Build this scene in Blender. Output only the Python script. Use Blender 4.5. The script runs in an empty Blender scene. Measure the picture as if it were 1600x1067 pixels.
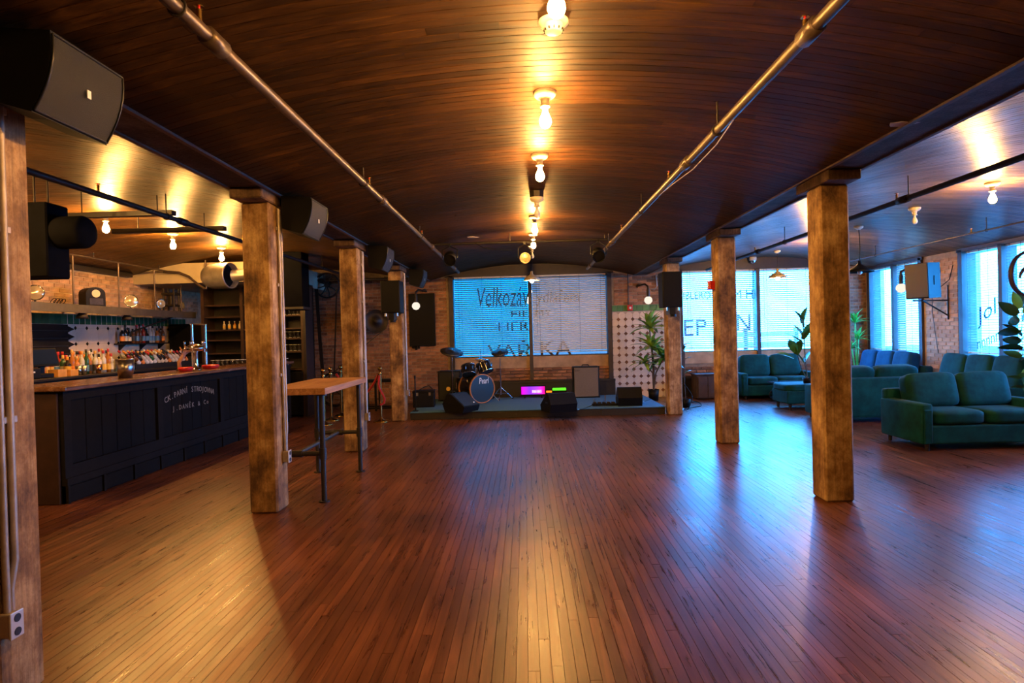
import bpy, bmesh, math, random
from mathutils import Vector, Matrix, Euler
PI = math.pi
sc = bpy.context.scene
COL = sc.collection
random.seed(7)

# ------------------------------------------------------------------ camera
F_PX = 960.0
CAM = Vector((0.0, 0.0, 1.5))
_d = Vector((20.0, 10.5, -F_PX)).normalized()
_u = Vector((-0.026, 1.0, 0.0)); _u = (_u - _u.dot(_d) * _d).normalized()
_x = _d.cross(_u)
cam = bpy.data.cameras.new('camera'); cam.sensor_width = 36.0; cam.lens = 36.0 * F_PX / 1600.0
cam.clip_start = 0.05; cam.clip_end = 200
camo = bpy.data.objects.new('camera', cam); COL.objects.link(camo)
camo.matrix_world = Matrix(((_x.x, _x.y, _x.z, CAM.x), (_d.x, _d.y, _d.z, CAM.y), (_u.x, _u.y, _u.z, CAM.z), (0, 0, 0, 1)))
sc.camera = camo

# ------------------------------------------------------------------ world, colour management
w = bpy.data.worlds.new('world'); sc.world = w; w.use_nodes = True
bg = w.node_tree.nodes['Background']
bg.inputs[0].default_value = (0.035, 0.34, 1.0, 1)
bg.inputs[1].default_value = 36.0
sc.view_settings.view_transform = 'Standard'
sc.view_settings.look = 'None'
sc.view_settings.gamma = 1.0
sc.view_settings.use_curve_mapping = False
sc.view_settings.exposure = 0.55
sc.cycles.use_denoising = True
sc.cycles.sample_clamp_indirect = 4.0
sc.cycles.max_bounces = 8
sc.cycles.transparent_max_bounces = 24
BULB = (1.0, 0.49, 0.12)
BULB_S = 900.0

def portal(name, loc, sx, sy, rot):
    l = bpy.data.lights.new(name, 'AREA'); l.shape = 'RECTANGLE'; l.size = sx; l.size_y = sy
    l.cycles.is_portal = True
    o = bpy.data.objects.new(name, l); COL.objects.link(o); o.location = loc; o.rotation_euler = rot

# ------------------------------------------------------------------ helpers
def ray(px, py):
    v = Vector(((px - 800.0) / F_PX, (533.5 - py) / F_PX, -1.0))
    return Vector((_x.dot(v), _d.dot(v), _u.dot(v)))
def at(px, py, Y):
    r = ray(px, py); return CAM + r * (Y / r.y)

def tag(o, label=None, cat=None, group=None, kind=None):
    if label: o['label'] = label
    if cat: o['category'] = cat
    if group: o['group'] = group
    if kind: o['kind'] = kind
    return o
def T(name, label, cat, loc=(0, 0, 0), rz=0.0, group=None):
    o = bpy.data.objects.new(name, None); COL.objects.link(o)
    o.empty_display_size = 0.1
    o.location = loc; o.rotation_euler = (0, 0, rz)
    return tag(o, label, cat, group)
def kids(o):
    return KIDS.get(o.name, [])
KIDS = {}
def setpar(o, p):
    if p is not None:
        o.parent = p
        KIDS.setdefault(p.name, []).append(o)
def dup(o, parent=None, loc=None, rz=None, label=None):
    c = o.copy(); COL.objects.link(c)
    if parent is not None: setpar(c, parent)
    if loc is not None: c.location = loc
    if rz is not None: c.rotation_euler = (0, 0, rz)
    if label: c['label'] = label
    for k in list(kids(o)): dup(k, c)
    return c
def link(name, me, parent=None, loc=None, rot=None, kind=None, label=None):
    o = bpy.data.objects.new(name, me); COL.objects.link(o)
    setpar(o, parent)
    if loc is not None: o.location = loc
    if rot is not None: o.rotation_euler = rot
    if kind: o['kind'] = kind
    if label: o['label'] = label
    return o

_rb = {}
class MB:
    def __init__(s): s.v = []; s.f = []; s.t = []; s.sm = []
    def add(s, vs, fs, tint=0.0, smooth=False, M=None):
        n = len(s.v)
        s.v += [tuple(M @ Vector(q)) if M is not None else tuple(q) for q in vs]
        s.f += [tuple(i + n for i in f) for f in fs]
        s.t += [tint] * len(fs); s.sm += [smooth] * len(fs)
        return s
    def box(s, c, d, rot=None, tint=0.0):
        x, y, z = d[0] / 2, d[1] / 2, d[2] / 2
        vs = [Vector((a * x, b * y, e * z)) for a in (-1, 1) for b in (-1, 1) for e in (-1, 1)]
        R = rot.to_matrix() if isinstance(rot, Euler) else rot
        vs = [(R @ q if R is not None else q) + Vector(c) for q in vs]
        return s.add(vs, [(0, 1, 3, 2), (4, 6, 7, 5), (0, 4, 5, 1), (2, 3, 7, 6), (0, 2, 6, 4), (1, 5, 7, 3)], tint)
    def b2(s, x0, x1, y0, y1, z0, z1, tint=0.0):
        return s.box(((x0 + x1) / 2, (y0 + y1) / 2, (z0 + z1) / 2), (x1 - x0, y1 - y0, z1 - z0), None, tint)
    def rbox(s, c, d, bev=0.01, seg=2, rot=None, tint=0.0, smooth=False):
        k = (round(d[0], 4), round(d[1], 4), round(d[2], 4), bev, seg)
        if k not in _rb:
            bm = bmesh.new(); bmesh.ops.create_cube(bm, size=1.0)
            for q in bm.verts: q.co = Vector((q.co.x * d[0], q.co.y * d[1], q.co.z * d[2]))
            bmesh.ops.bevel(bm, geom=bm.edges[:], offset=bev, segments=seg, profile=0.5, affect='EDGES')
            bm.verts.index_update()
            _rb[k] = ([q.co.copy() for q in bm.verts], [tuple(q.index for q in f.verts) for f in bm.faces]); bm.free()
        vs, fs = _rb[k]
        R = rot.to_matrix() if isinstance(rot, Euler) else rot
        return s.add([(R @ q if R is not None else q) + Vector(c) for q in vs], fs, tint, smooth)
    def cyl(s, p0, p1, r0, r1=None, n=12, caps=True, smooth=True):
        r1 = r0 if r1 is None else r1
        p0 = Vector(p0); p1 = Vector(p1); ax = (p1 - p0).normalized()
        a = ax.orthogonal().normalized(); b = ax.cross(a)
        vs = []
        for p, r in ((p0, r0), (p1, r1)):
            for i in range(n):
                t = 2 * PI * i / n; vs.append(p + a * (r * math.cos(t)) + b * (r * math.sin(t)))
        s.add(vs, [(i, (i + 1) % n, n + (i + 1) % n, n + i) for i in range(n)], 0, smooth)
        if caps: s.add(vs, [tuple(range(n - 1, -1, -1)), tuple(range(n, 2 * n))])
        return s
    def tube(s, pts, r, n=8, closed=False):
        pts = [Vector(p) for p in pts]; m = len(pts); vs = []; fs = []
        a = None
        for i, p in enumerate(pts):
            q0 = pts[(i - 1) % m] if (closed or i > 0) else p; q1 = pts[(i + 1) % m] if (closed or i < m - 1) else p
            ax = (q1 - q0).normalized()
            if a is None: a = ax.orthogonal().normalized()
            a = (a - ax * a.dot(ax))
            a = a.normalized() if a.length > 1e-6 else ax.orthogonal().normalized()
            b = ax.cross(a)
            rr = r[i] if isinstance(r, (list, tuple)) else r
            vs += [p + a * (rr * math.cos(2 * PI * k / n)) + b * (rr * math.sin(2 * PI * k / n)) for k in range(n)]
        for i in range(m if closed else m - 1):
            j = (i + 1) % m
            fs += [(i * n + k, i * n + (k + 1) % n, j * n + (k + 1) % n, j * n + k) for k in range(n)]
        s.add(vs, fs, 0, True)
        if not closed: s.add(vs, [tuple(range(n - 1, -1, -1)), tuple(range((m - 1) * n, m * n))])
        return s
    def lathe(s, prof, n=16, M=None, smooth=True):
        vs = []; fs = []
        for r, z in prof:
            vs += [Vector((r * math.cos(2 * PI * k / n), r * math.sin(2 * PI * k / n), z)) for k in range(n)]
        for i in range(len(prof) - 1):
            fs += [(i * n + k, i * n + (k + 1) % n, (i + 1) * n + (k + 1) % n, (i + 1) * n + k) for k in range(n)]
        return s.add(vs, fs, 0, smooth, M)
    def prism(s, poly, h0, h1, M=None, tint=0.0):
        n = len(poly)
        vs = [Vector((a, b, h0)) for a, b in poly] + [Vector((a, b, h1)) for a, b in poly]
        fs = [tuple(range(n - 1, -1, -1)), tuple(range(n, 2 * n))] + [(i, (i + 1) % n, n + (i + 1) % n, n + i) for i in range(n)]
        return s.add(vs, fs, tint, False, M)
    def mesh(s, name, mat, bevel=0):
        me = bpy.data.meshes.new(name); me.from_pydata([tuple(q) for q in s.v], [], s.f); me.update()
        if mat: me.materials.append(mat)
        if any(s.sm): me.polygons.foreach_set('use_smooth', s.sm)
        if any(s.t):
            at_ = me.attributes.new('tint', 'FLOAT', 'FACE'); at_.data.foreach_set('value', s.t)
        return me
    def build(s, name, mat, parent=None, loc=None, rot=None, kind=None, label=None):
        return link(name, s.mesh(name, mat), parent, loc, rot, kind, label)

def RM(dirv, up=(0, 0, 1)):
    """matrix whose local z axis points along dirv"""
    return Vector(dirv).to_track_quat('Z', 'Y').to_matrix().to_4x4()
def TR(loc, dirv=(0, 0, 1)):
    return Matrix.Translation(loc) @ RM(dirv)

def text_mesh(txt, size, mat, depth=0.002, shear=0.0, align='LEFT', name='lettering'):
    cu = bpy.data.curves.new(name, 'FONT'); cu.body = txt; cu.size = size; cu.extrude = depth; cu.shear = shear
    cu.align_x = align; cu.resolution_u = 2
    ob = bpy.data.objects.new(name, cu); COL.objects.link(ob)
    bpy.context.view_layer.update()
    me = bpy.data.meshes.new_from_object(ob.evaluated_get(bpy.context.evaluated_depsgraph_get()))
    bpy.data.objects.remove(ob); bpy.data.curves.remove(cu)
    me.materials.clear(); me.materials.append(mat); me.name = name
    return me
def fit(me, w, h):
    """scale a text mesh to w x h with its lower left corner at 0,0"""
    xs = [q.co.x for q in me.vertices]; ys = [q.co.y for q in me.vertices]
    sx = w / max(1e-4, max(xs) - min(xs)); sy = h / max(1e-4, max(ys) - min(ys)); x0 = min(xs); y0 = min(ys)
    for q in me.vertices: q.co.x = (q.co.x - x0) * sx; q.co.y = (q.co.y - y0) * sy
    return me

# ------------------------------------------------------------------ materials
def M(name, base, rough=0.5, metal=0.0, sheen=0.0, coat=0.0, noise=0.0, nscale=8.0, bump=0.0, bscale=60.0, var=0.0, spec=0.5):
    m = bpy.data.materials.new(name); m.use_nodes = True
    nt = m.node_tree; N = nt.nodes; L = nt.links; p = N['Principled BSDF']
    p.inputs['Base Color'].default_value = (*base, 1); p.inputs['Roughness'].default_value = rough
    p.inputs['Metallic'].default_value = metal; p.inputs['Specular IOR Level'].default_value = spec
    if sheen: p.inputs['Sheen Weight'].default_value = sheen; p.inputs['Sheen Roughness'].default_value = 0.4
    if coat: p.inputs['Coat Weight'].default_value = coat; p.inputs['Coat Roughness'].default_value = 0.15
    if noise or var or bump:
        tc = N.new('ShaderNodeTexCoord')
    if noise or var:
        nz = N.new('ShaderNodeTexNoise'); nz.inputs['Scale'].default_value = nscale; nz.inputs['Detail'].default_value = 6; nz.inputs['Roughness'].default_value = 0.65
        L.new(tc.outputs['Object'], nz.inputs['Vector'])
        mr = N.new('ShaderNodeMapRange'); mr.inputs['From Min'].default_value = 0.3; mr.inputs['From Max'].default_value = 0.7
        mr.inputs['To Min'].default_value = 1 - noise; mr.inputs['To Max'].default_value = 1 + noise
        L.new(nz.outputs['Fac'], mr.inputs['Value'])
        val = mr.outputs['Result']
        if var:
            oi = N.new('ShaderNodeObjectInfo'); a = N.new('ShaderNodeAttribute'); a.attribute_name = 'tint'
            ad = N.new('ShaderNodeMath'); ad.operation = 'ADD'; L.new(oi.outputs['Random'], ad.inputs[0]); L.new(a.outputs['Fac'], ad.inputs[1])
            fr = N.new('ShaderNodeMath'); fr.operation = 'FRACT'; L.new(ad.outputs[0], fr.inputs[0])
            m2 = N.new('ShaderNodeMapRange'); m2.inputs['To Min'].default_value = 1 - var; m2.inputs['To Max'].default_value = 1 + var
            L.new(fr.outputs[0], m2.inputs['Value'])
            mu = N.new('ShaderNodeMath'); mu.operation = 'MULTIPLY'; L.new(val, mu.inputs[0]); L.new(m2.outputs['Result'], mu.inputs[1]); val = mu.outputs[0]
        vm = N.new('ShaderNodeVectorMath'); vm.operation = 'SCALE'; vm.inputs[0].default_value = base
        L.new(val, vm.inputs['Scale']); L.new(vm.outputs[0], p.inputs['Base Color'])
    if bump:
        nb = N.new('ShaderNodeTexNoise'); nb.inputs['Scale'].default_value = bscale; nb.inputs['Detail'].default_value = 4
        L.new(tc.outputs['Object'], nb.inputs['Vector'])
        bp = N.new('ShaderNodeBump'); bp.inputs['Strength'].default_value = bump; bp.inputs['Distance'].default_value = 0.01
        L.new(nb.outputs['Fac'], bp.inputs['Height']); L.new(bp.outputs[0], p.inputs['Normal'])
    return m

def wood(name, dark, mid, light, axis='Y', stretch=14.0, scale=3.0, rough=(0.25, 0.45), bump=0.15, var=0.35, wide=0.0, spec=0.5):
    """boards: grain along AXIS, tint per board from the face attribute and the object"""
    m = bpy.data.materials.new(name); m.use_nodes = True
    nt = m.node_tree; N = nt.nodes; L = nt.links; p = N['Principled BSDF']
    p.inputs['Specular IOR Level'].default_value = spec
    tc = N.new('ShaderNodeTexCoord'); mp = N.new('ShaderNodeMapping')
    s = {'X': (scale, scale * stretch, scale * stretch), 'Y': (scale * stretch, scale, scale * stretch), 'Z': (scale * stretch, scale * stretch, scale)}[axis]
    mp.inputs['Scale'].default_value = s
    oi = N.new('ShaderNodeObjectInfo'); a = N.new('ShaderNodeAttribute'); a.attribute_name = 'tint'
    ad = N.new('ShaderNodeMath'); ad.operation = 'ADD'; L.new(oi.outputs['Random'], ad.inputs[0]); L.new(a.outputs['Fac'], ad.inputs[1])
    fr = N.new('ShaderNodeMath'); fr.operation = 'FRACT'; L.new(ad.outputs[0], fr.inputs[0])
    off = N.new('ShaderNodeVectorMath'); off.operation = 'SCALE'; off.inputs[0].default_value = (37, 23, 11); L.new(fr.outputs[0], off.inputs['Scale'])
    av = N.new('ShaderNodeVectorMath'); av.operation = 'ADD'
    L.new(tc.outputs['Object'], mp.inputs['Vector']); L.new(mp.outputs[0], av.inputs[0]); L.new(off.outputs[0], av.inputs[1])
    nz = N.new('ShaderNodeTexNoise'); nz.inputs['Scale'].default_value = 1.0; nz.inputs['Detail'].default_value = 7; nz.inputs['Roughness'].default_value = 0.62; nz.inputs['Distortion'].default_value = 0.9
    L.new(av.outputs[0], nz.inputs['Vector'])
    cr = N.new('ShaderNodeValToRGB'); e = cr.color_ramp.elements
    e[0].position = 0.3; e[0].color = (*dark, 1); e[1].position = 0.72; e[1].color = (*light, 1)
    q = e.new(0.5); q.color = (*mid, 1)
    L.new(nz.outputs['Fac'], cr.inputs['Fac'])
    big = N.new('ShaderNodeTexNoise'); big.inputs['Scale'].default_value = 0.9; big.inputs['Detail'].default_value = 3; L.new(tc.outputs['Object'], big.inputs['Vector'])
    m1 = N.new('ShaderNodeMapRange'); m1.inputs['From Min'].default_value = 0.35; m1.inputs['From Max'].default_value = 0.65; m1.inputs['To Min'].default_value = 1 - wide; m1.inputs['To Max'].default_value = 1 + wide
    L.new(big.outputs['Fac'], m1.inputs['Value'])
    m2 = N.new('ShaderNodeMapRange'); m2.inputs['To Min'].default_value = 1 - var; m2.inputs['To Max'].default_value = 1 + var; L.new(fr.outputs[0], m2.inputs['Value'])
    mu = N.new('ShaderNodeMath'); mu.operation = 'MULTIPLY'; L.new(m1.outputs[0], mu.inputs[0]); L.new(m2.outputs[0], mu.inputs[1])
    vm = N.new('ShaderNodeVectorMath'); vm.operation = 'SCALE'; L.new(cr.outputs['Color'], vm.inputs[0]); L.new(mu.outputs[0], vm.inputs['Scale'])
    L.new(vm.outputs[0], p.inputs['Base Color'])
    rr = N.new('ShaderNodeMapRange'); rr.inputs['From Min'].default_value = 0.3; rr.inputs['From Max'].default_value = 0.7; rr.inputs['To Min'].default_value = rough[0]; rr.inputs['To Max'].default_value = rough[1]
    L.new(nz.outputs['Fac'], rr.inputs['Value']); L.new(rr.outputs[0], p.inputs['Roughness'])
    bp = N.new('ShaderNodeBump'); bp.inputs['Strength'].default_value = bump; bp.inputs['Distance'].default_value = 0.006
    L.new(nz.outputs['Fac'], bp.inputs['Height']); L.new(bp.outputs[0], p.inputs['Normal'])
    return m

def patchy(name, c1, c2, c3, scale=2.5, axis_z=0.35, rough=0.75, bump=0.5):
    """old paint and timber showing in streaks and patches"""
    m = bpy.data.materials.new(name); m.use_nodes = True
    nt = m.node_tree; N = nt.nodes; L = nt.links; p = N['Principled BSDF']
    tc = N.new('ShaderNodeTexCoord'); mp = N.new('ShaderNodeMapping'); mp.inputs['Scale'].default_value = (scale * 3, scale * 3, scale * 3 * axis_z)
    L.new(tc.outputs['Object'], mp.inputs['Vector'])
    oi = N.new('ShaderNodeObjectInfo'); off = N.new('ShaderNodeVectorMath'); off.operation = 'SCALE'; off.inputs[0].default_value = (17, 5, 31); L.new(oi.outputs['Random'], off.inputs['Scale'])
    av = N.new('ShaderNodeVectorMath'); L.new(mp.outputs[0], av.inputs[0]); L.new(off.outputs[0], av.inputs[1])
    n1 = N.new('ShaderNodeTexNoise'); n1.inputs['Scale'].default_value = 1.0; n1.inputs['Detail'].default_value = 9; n1.inputs['Roughness'].default_value = 0.72; L.new(av.outputs[0], n1.inputs['Vector'])
    cr = N.new('ShaderNodeValToRGB'); e = cr.color_ramp.elements
    e[0].position = 0.36; e[0].color = (*c1, 1); e[1].position = 0.66; e[1].color = (*c3, 1); q = e.new(0.5); q.color = (*c2, 1)
    L.new(n1.outputs['Fac'], cr.inputs['Fac'])
    m3 = N.new('ShaderNodeMapping'); m3.inputs['Scale'].default_value = (60, 60, 2.5); L.new(tc.outputs['Object'], m3.inputs['Vector'])
    n2 = N.new('ShaderNodeTexNoise'); n2.inputs['Scale'].default_value = 1.0; n2.inputs['Detail'].default_value = 5; L.new(m3.outputs[0], n2.inputs['Vector'])
    r2 = N.new('ShaderNodeMapRange'); r2.inputs['From Min'].default_value = 0.3; r2.inputs['From Max'].default_value = 0.6; r2.inputs['To Min'].default_value = 0.72; r2.inputs['To Max'].default_value = 1.1; L.new(n2.outputs['Fac'], r2.inputs['Value'])
    vm = N.new('ShaderNodeVectorMath'); vm.operation = 'SCALE'; L.new(cr.outputs['Color'], vm.inputs[0]); L.new(r2.outputs[0], vm.inputs['Scale'])
    L.new(vm.outputs[0], p.inputs['Base Color']); p.inputs['Roughness'].default_value = rough
    ad = N.new('ShaderNodeMath'); L.new(n1.outputs['Fac'], ad.inputs[0]); L.new(n2.outputs['Fac'], ad.inputs[1])
    bp = N.new('ShaderNodeBump'); bp.inputs['Strength'].default_value = bump; bp.inputs['Distance'].default_value = 0.01; L.new(ad.outputs[0], bp.inputs['Height']); L.new(bp.outputs[0], p.inputs['Normal'])
    return m

def emit(name, col, s):
    m = bpy.data.materials.new(name); m.use_nodes = True; N = m.node_tree.nodes; N.clear()
    e = N.new('ShaderNodeEmission'); e.inputs[0].default_value = (*col, 1); e.inputs[1].default_value = s
    o = N.new('ShaderNodeOutputMaterial'); m.node_tree.links.new(e.outputs[0], o.inputs[0]); return m
def thin_glass(name, tint, gloss=0.08, rough=0.02):
    m = bpy.data.materials.new(name); m.use_nodes = True; N = m.node_tree.nodes; L = m.node_tree.links; N.clear()
    t = N.new('ShaderNodeBsdfTransparent'); t.inputs[0].default_value = (*tint, 1)
    g = N.new('ShaderNodeBsdfGlossy'); g.inputs['Roughness'].default_value = rough
    mx = N.new('ShaderNodeMixShader'); mx.inputs[0].default_value = gloss
    L.new(t.outputs[0], mx.inputs[1]); L.new(g.outputs[0], mx.inputs[2])
    o = N.new('ShaderNodeOutputMaterial'); L.new(mx.outputs[0], o.inputs[0]); return m
def slatmat(name, col, trans):
    m = bpy.data.materials.new(name); m.use_nodes = True; N = m.node_tree.nodes; L = m.node_tree.links; N.clear()
    d = N.new('ShaderNodeBsdfDiffuse'); d.inputs[0].default_value = (*col, 1)
    t = N.new('ShaderNodeBsdfTranslucent'); t.inputs[0].default_value = (*col, 1)
    mx = N.new('ShaderNodeMixShader'); mx.inputs[0].default_value = trans
    L.new(d.outputs[0], mx.inputs[1]); L.new(t.outputs[0], mx.inputs[2])
    o = N.new('ShaderNodeOutputMaterial'); L.new(mx.outputs[0], o.inputs[0]); return m

m_floor = wood('floor_oak', (0.066, 0.021, 0.009), (0.115, 0.038, 0.015), (0.19, 0.067, 0.026), 'Y', 22, 1.5, (0.25, 0.37), 0.13, 0.26, 0.38)
m_sub = M('subfloor', (0.03, 0.013, 0.007), 0.9)
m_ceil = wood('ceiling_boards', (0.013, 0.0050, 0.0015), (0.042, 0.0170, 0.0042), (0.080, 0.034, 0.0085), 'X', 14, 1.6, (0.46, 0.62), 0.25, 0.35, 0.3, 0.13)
m_ceil_l = wood('ceiling_boards_bulb_lit', (0.028, 0.012, 0.0035), (0.085, 0.040, 0.011), (0.155, 0.078, 0.023), 'X', 14, 1.6, (0.34, 0.5), 0.3, 0.35, 0.3, 0.2)  # same boards over the bar, bulb glow painted in as a lighter colour
m_ceil_r = wood('ceiling_boards_window_lit', (0.055, 0.034, 0.020), (0.15, 0.098, 0.06), (0.25, 0.17, 0.11), 'X', 14, 1.6, (0.30, 0.48), 0.3, 0.35, 0.3, 0.22)  # same boards on the window side, their brightness painted in as paler colour
m_post = patchy('post_timber', (0.07, 0.032, 0.013), (0.25, 0.135, 0.05), (0.54, 0.36, 0.17), 1.3, 0.7)
m_beam = patchy('beam_timber', (0.02, 0.014, 0.011), (0.045, 0.032, 0.025), (0.12, 0.085, 0.065), 1.2, 1.0)
m_cap = patchy('bolster_timber', (0.05, 0.025, 0.012), (0.11, 0.06, 0.03), (0.22, 0.13, 0.065), 2, 1.0)
m_trim = M('beam_trim', (0.13, 0.08, 0.06), 0.6, noise=0.3)
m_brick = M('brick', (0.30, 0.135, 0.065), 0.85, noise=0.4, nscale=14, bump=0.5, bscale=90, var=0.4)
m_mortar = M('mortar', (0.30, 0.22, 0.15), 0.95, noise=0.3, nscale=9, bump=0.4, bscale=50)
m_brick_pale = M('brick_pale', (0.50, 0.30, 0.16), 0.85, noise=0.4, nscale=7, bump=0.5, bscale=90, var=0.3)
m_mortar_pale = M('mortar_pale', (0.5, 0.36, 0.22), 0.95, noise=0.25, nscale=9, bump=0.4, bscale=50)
m_wall = M('plaster_dark', (0.10, 0.075, 0.055), 0.9, noise=0.2)
m_render = M('tan_render', (0.46, 0.30, 0.17), 0.9, noise=0.25, nscale=5, bump=0.2)
m_dark = M('dark_paint', (0.018, 0.014, 0.012), 0.45, noise=0.2)
m_frame = M('window_frame_paint', (0.045, 0.03, 0.024), 0.5, noise=0.2)
m_black = M('black_plastic', (0.004, 0.004, 0.0045), 0.55, noise=0.15, spec=0.2)
m_grille = M('speaker_grille', (0.016, 0.017, 0.020), 0.45, metal=0.3, bump=0.6, bscale=400)
m_blackmetal = M('black_metal', (0.02, 0.02, 0.022), 0.35, metal=0.7)
m_iron = M('dark_iron', (0.04, 0.032, 0.028), 0.5, metal=0.6, noise=0.4)
m_pipe = M('painted_pipe', (0.10, 0.07, 0.055), 0.38, metal=0.5, noise=0.4, nscale=6)
m_pipe_black = M('black_pipe', (0.014, 0.011, 0.010), 0.5, noise=0.3)
m_conduit = M('conduit_paint', (0.36, 0.30, 0.25), 0.45, metal=0.4, noise=0.25)
m_outlet = M('outlet_cover', (0.55, 0.55, 0.56), 0.35, metal=0.3)
m_chrome = M('chrome', (0.72, 0.72, 0.74), 0.12, metal=1.0)
m_steel = M('brushed_steel', (0.45, 0.44, 0.43), 0.28, metal=1.0)
m_galv = M('galvanised_sheet', (0.42, 0.40, 0.36), 0.4, metal=0.8, noise=0.25, nscale=5)
m_brass = M('brass', (0.62, 0.38, 0.12), 0.22, metal=1.0)
m_porc = M('porcelain', (0.72, 0.66, 0.52), 0.3)
m_white = M('white_plastic', (0.75, 0.72, 0.66), 0.4)
m_bulb_on = emit('bulb_lit', BULB, BULB_S)
m_bulb_off = M('bulb_frosted', (0.8, 0.8, 0.8), 0.25)
m_red = M('red_enamel', (0.55, 0.02, 0.02), 0.3)
m_rope = M('red_velvet_rope', (0.32, 0.01, 0.012), 0.8, sheen=0.4)
m_green = M('green_glazed_tile', (0.11, 0.25, 0.10), 0.15, noise=0.25, var=0.25)
m_darkgreen = M('dark_green_glazed_tile', (0.03, 0.11, 0.05), 0.2, noise=0.25, var=0.25)
m_tile = M('cream_tile', (0.68, 0.56, 0.44), 0.22, noise=0.06, var=0.1)
m_tile_brown = M('brown_tile', (0.18, 0.075, 0.04), 0.3, noise=0.15, var=0.2)
m_tile_black = M('black_tile', (0.012, 0.011, 0.011), 0.25, var=0.3)
m_grout = M('grout', (0.40, 0.33, 0.26), 0.9)
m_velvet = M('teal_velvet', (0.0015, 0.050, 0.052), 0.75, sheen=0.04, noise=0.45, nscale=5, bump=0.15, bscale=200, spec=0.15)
m_velvet_blue_lit = M('teal_velvet_blue_lit', (0.002, 0.045, 0.11), 0.75, sheen=0.08, noise=0.3, nscale=5, bump=0.15, bscale=200, spec=0.15)  # the teal velvet again, with blue window light mixed into its colour
m_sofaleg = M('sofa_leg_wood', (0.02, 0.012, 0.01), 0.4)
m_leaf = M('leaf_green', (0.05, 0.17, 0.035), 0.35, noise=0.3, nscale=9, var=0.35)
m_leaf_yel = M('leaf_yellow_green', (0.20, 0.34, 0.04), 0.4, noise=0.3, nscale=9, var=0.35)
m_leaf_bright = M('leaf_bright_green', (0.06, 0.50, 0.10), 0.35, noise=0.25, nscale=9, var=0.3)
m_leaf_dark = M('leaf_dark_green', (0.012, 0.05, 0.025), 0.25, noise=0.3, nscale=9, var=0.35)
m_stem = M('plant_stem', (0.08, 0.05, 0.025), 0.7)
m_carpet = M('stage_carpet', (0.05, 0.145, 0.24), 0.95, noise=0.25, nscale=60, bump=0.4, bscale=300)
m_bartop = wood('bar_top_wood', (0.08, 0.035, 0.02), (0.17, 0.08, 0.045), (0.26, 0.14, 0.085), 'Y', 10, 2, (0.18, 0.3), 0.1, 0.1, 0.1)
m_tabletop = wood('table_top_wood', (0.20, 0.085, 0.03), (0.34, 0.165, 0.065), (0.45, 0.24, 0.1), 'Y', 14, 2.5, (0.35, 0.5), 0.15, 0.2, 0.1)
m_barfront = M('bar_front_paint', (0.006, 0.0055, 0.006), 0.85, noise=0.35, nscale=12, spec=0.2)
m_barpanel = M('bar_panel_paint', (0.003, 0.003, 0.0033), 0.85, noise=0.35, nscale=12, spec=0.2)
m_barwood = M('bar_end_wood', (0.03, 0.014, 0.010), 0.5, noise=0.4)
m_shelfwood = M('shelf_fascia', (0.075, 0.062, 0.05), 0.55, noise=0.3, nscale=6)
m_cab = M('cabinet_wood', (0.05, 0.024, 0.014), 0.5, noise=0.35)
m_cream = M('cream_panel', (0.50, 0.42, 0.30), 0.7, noise=0.12, nscale=3)
m_amp = M('amp_grille_cloth', (0.17, 0.135, 0.10), 0.85, noise=0.25, nscale=150, bump=0.5, bscale=300)
m_letter = M('letter_paint', (0.30, 0.27, 0.24), 0.6)
m_glass_letter = M('window_letter_film', (0.012, 0.045, 0.11), 0.5)
m_glass_letter2 = M('window_letter_dark', (0.06, 0.045, 0.035), 0.5)
m_logo = M('white_print', (0.8, 0.8, 0.8), 0.5)
m_pane = thin_glass('window_glass', (0.92, 0.96, 0.98))
m_pane_cyan = thin_glass('window_glass_blue_dimmed', (0.05, 0.23, 0.23))  # blue film tint, darkened to dim daylight through the stage window
m_pane_grey = thin_glass('window_glass_grey_dimmed', (0.26, 0.16, 0.145))  # grey tint put in to dim the other half of the stage window
m_barglass = thin_glass('drinking_glass', (0.93, 0.94, 0.95), 0.16, 0.05)
m_slat = slatmat('blind_slat', (0.42, 0.50, 0.54), 0.06)
m_slat_blue = slatmat('blind_slat_blue', (0.16, 0.45, 0.6), 0.08)
m_slat_ivory = slatmat('blind_slat_ivory', (0.78, 0.70, 0.58), 0.08)
m_cymbal = M('cymbal_dark', (0.05, 0.05, 0.055), 0.4, metal=0.6)
m_drum = M('drum_lacquer', (0.012, 0.012, 0.014), 0.12, coat=0.5)
m_drumhead = M('drum_head_black', (0.02, 0.035, 0.05), 0.25)
m_hoop = M('drum_hoop_wood', (0.40, 0.16, 0.05), 0.3)
m_tank = M('dark_screen', (0.004, 0.004, 0.005), 0.5, spec=0.15)

# ================================================================== SETTING
XL, XR, YB, YF = -7.3, 7.75, 14.1, -1.5
BXL, BXR = -2.31, 2.66            # beam and post rows
POST_Y = (2.45, 5.29, 8.1, 11.0)
BAYS = {'main': (BXL + 0.15, BXR - 0.15, 3.12), 'left': (XL, BXL - 0.15, 3.12), 'right': (BXR + 0.15, XR, 3.12)}
SPR = 2.80
def ceil_z(x):
    for a, b, cr in BAYS.values():
        if a <= x <= b:
            c = (a + b) / 2; h = (b - a) / 2
            return cr - (cr - SPR) * ((x - c) / h) ** 2
    return SPR

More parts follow.
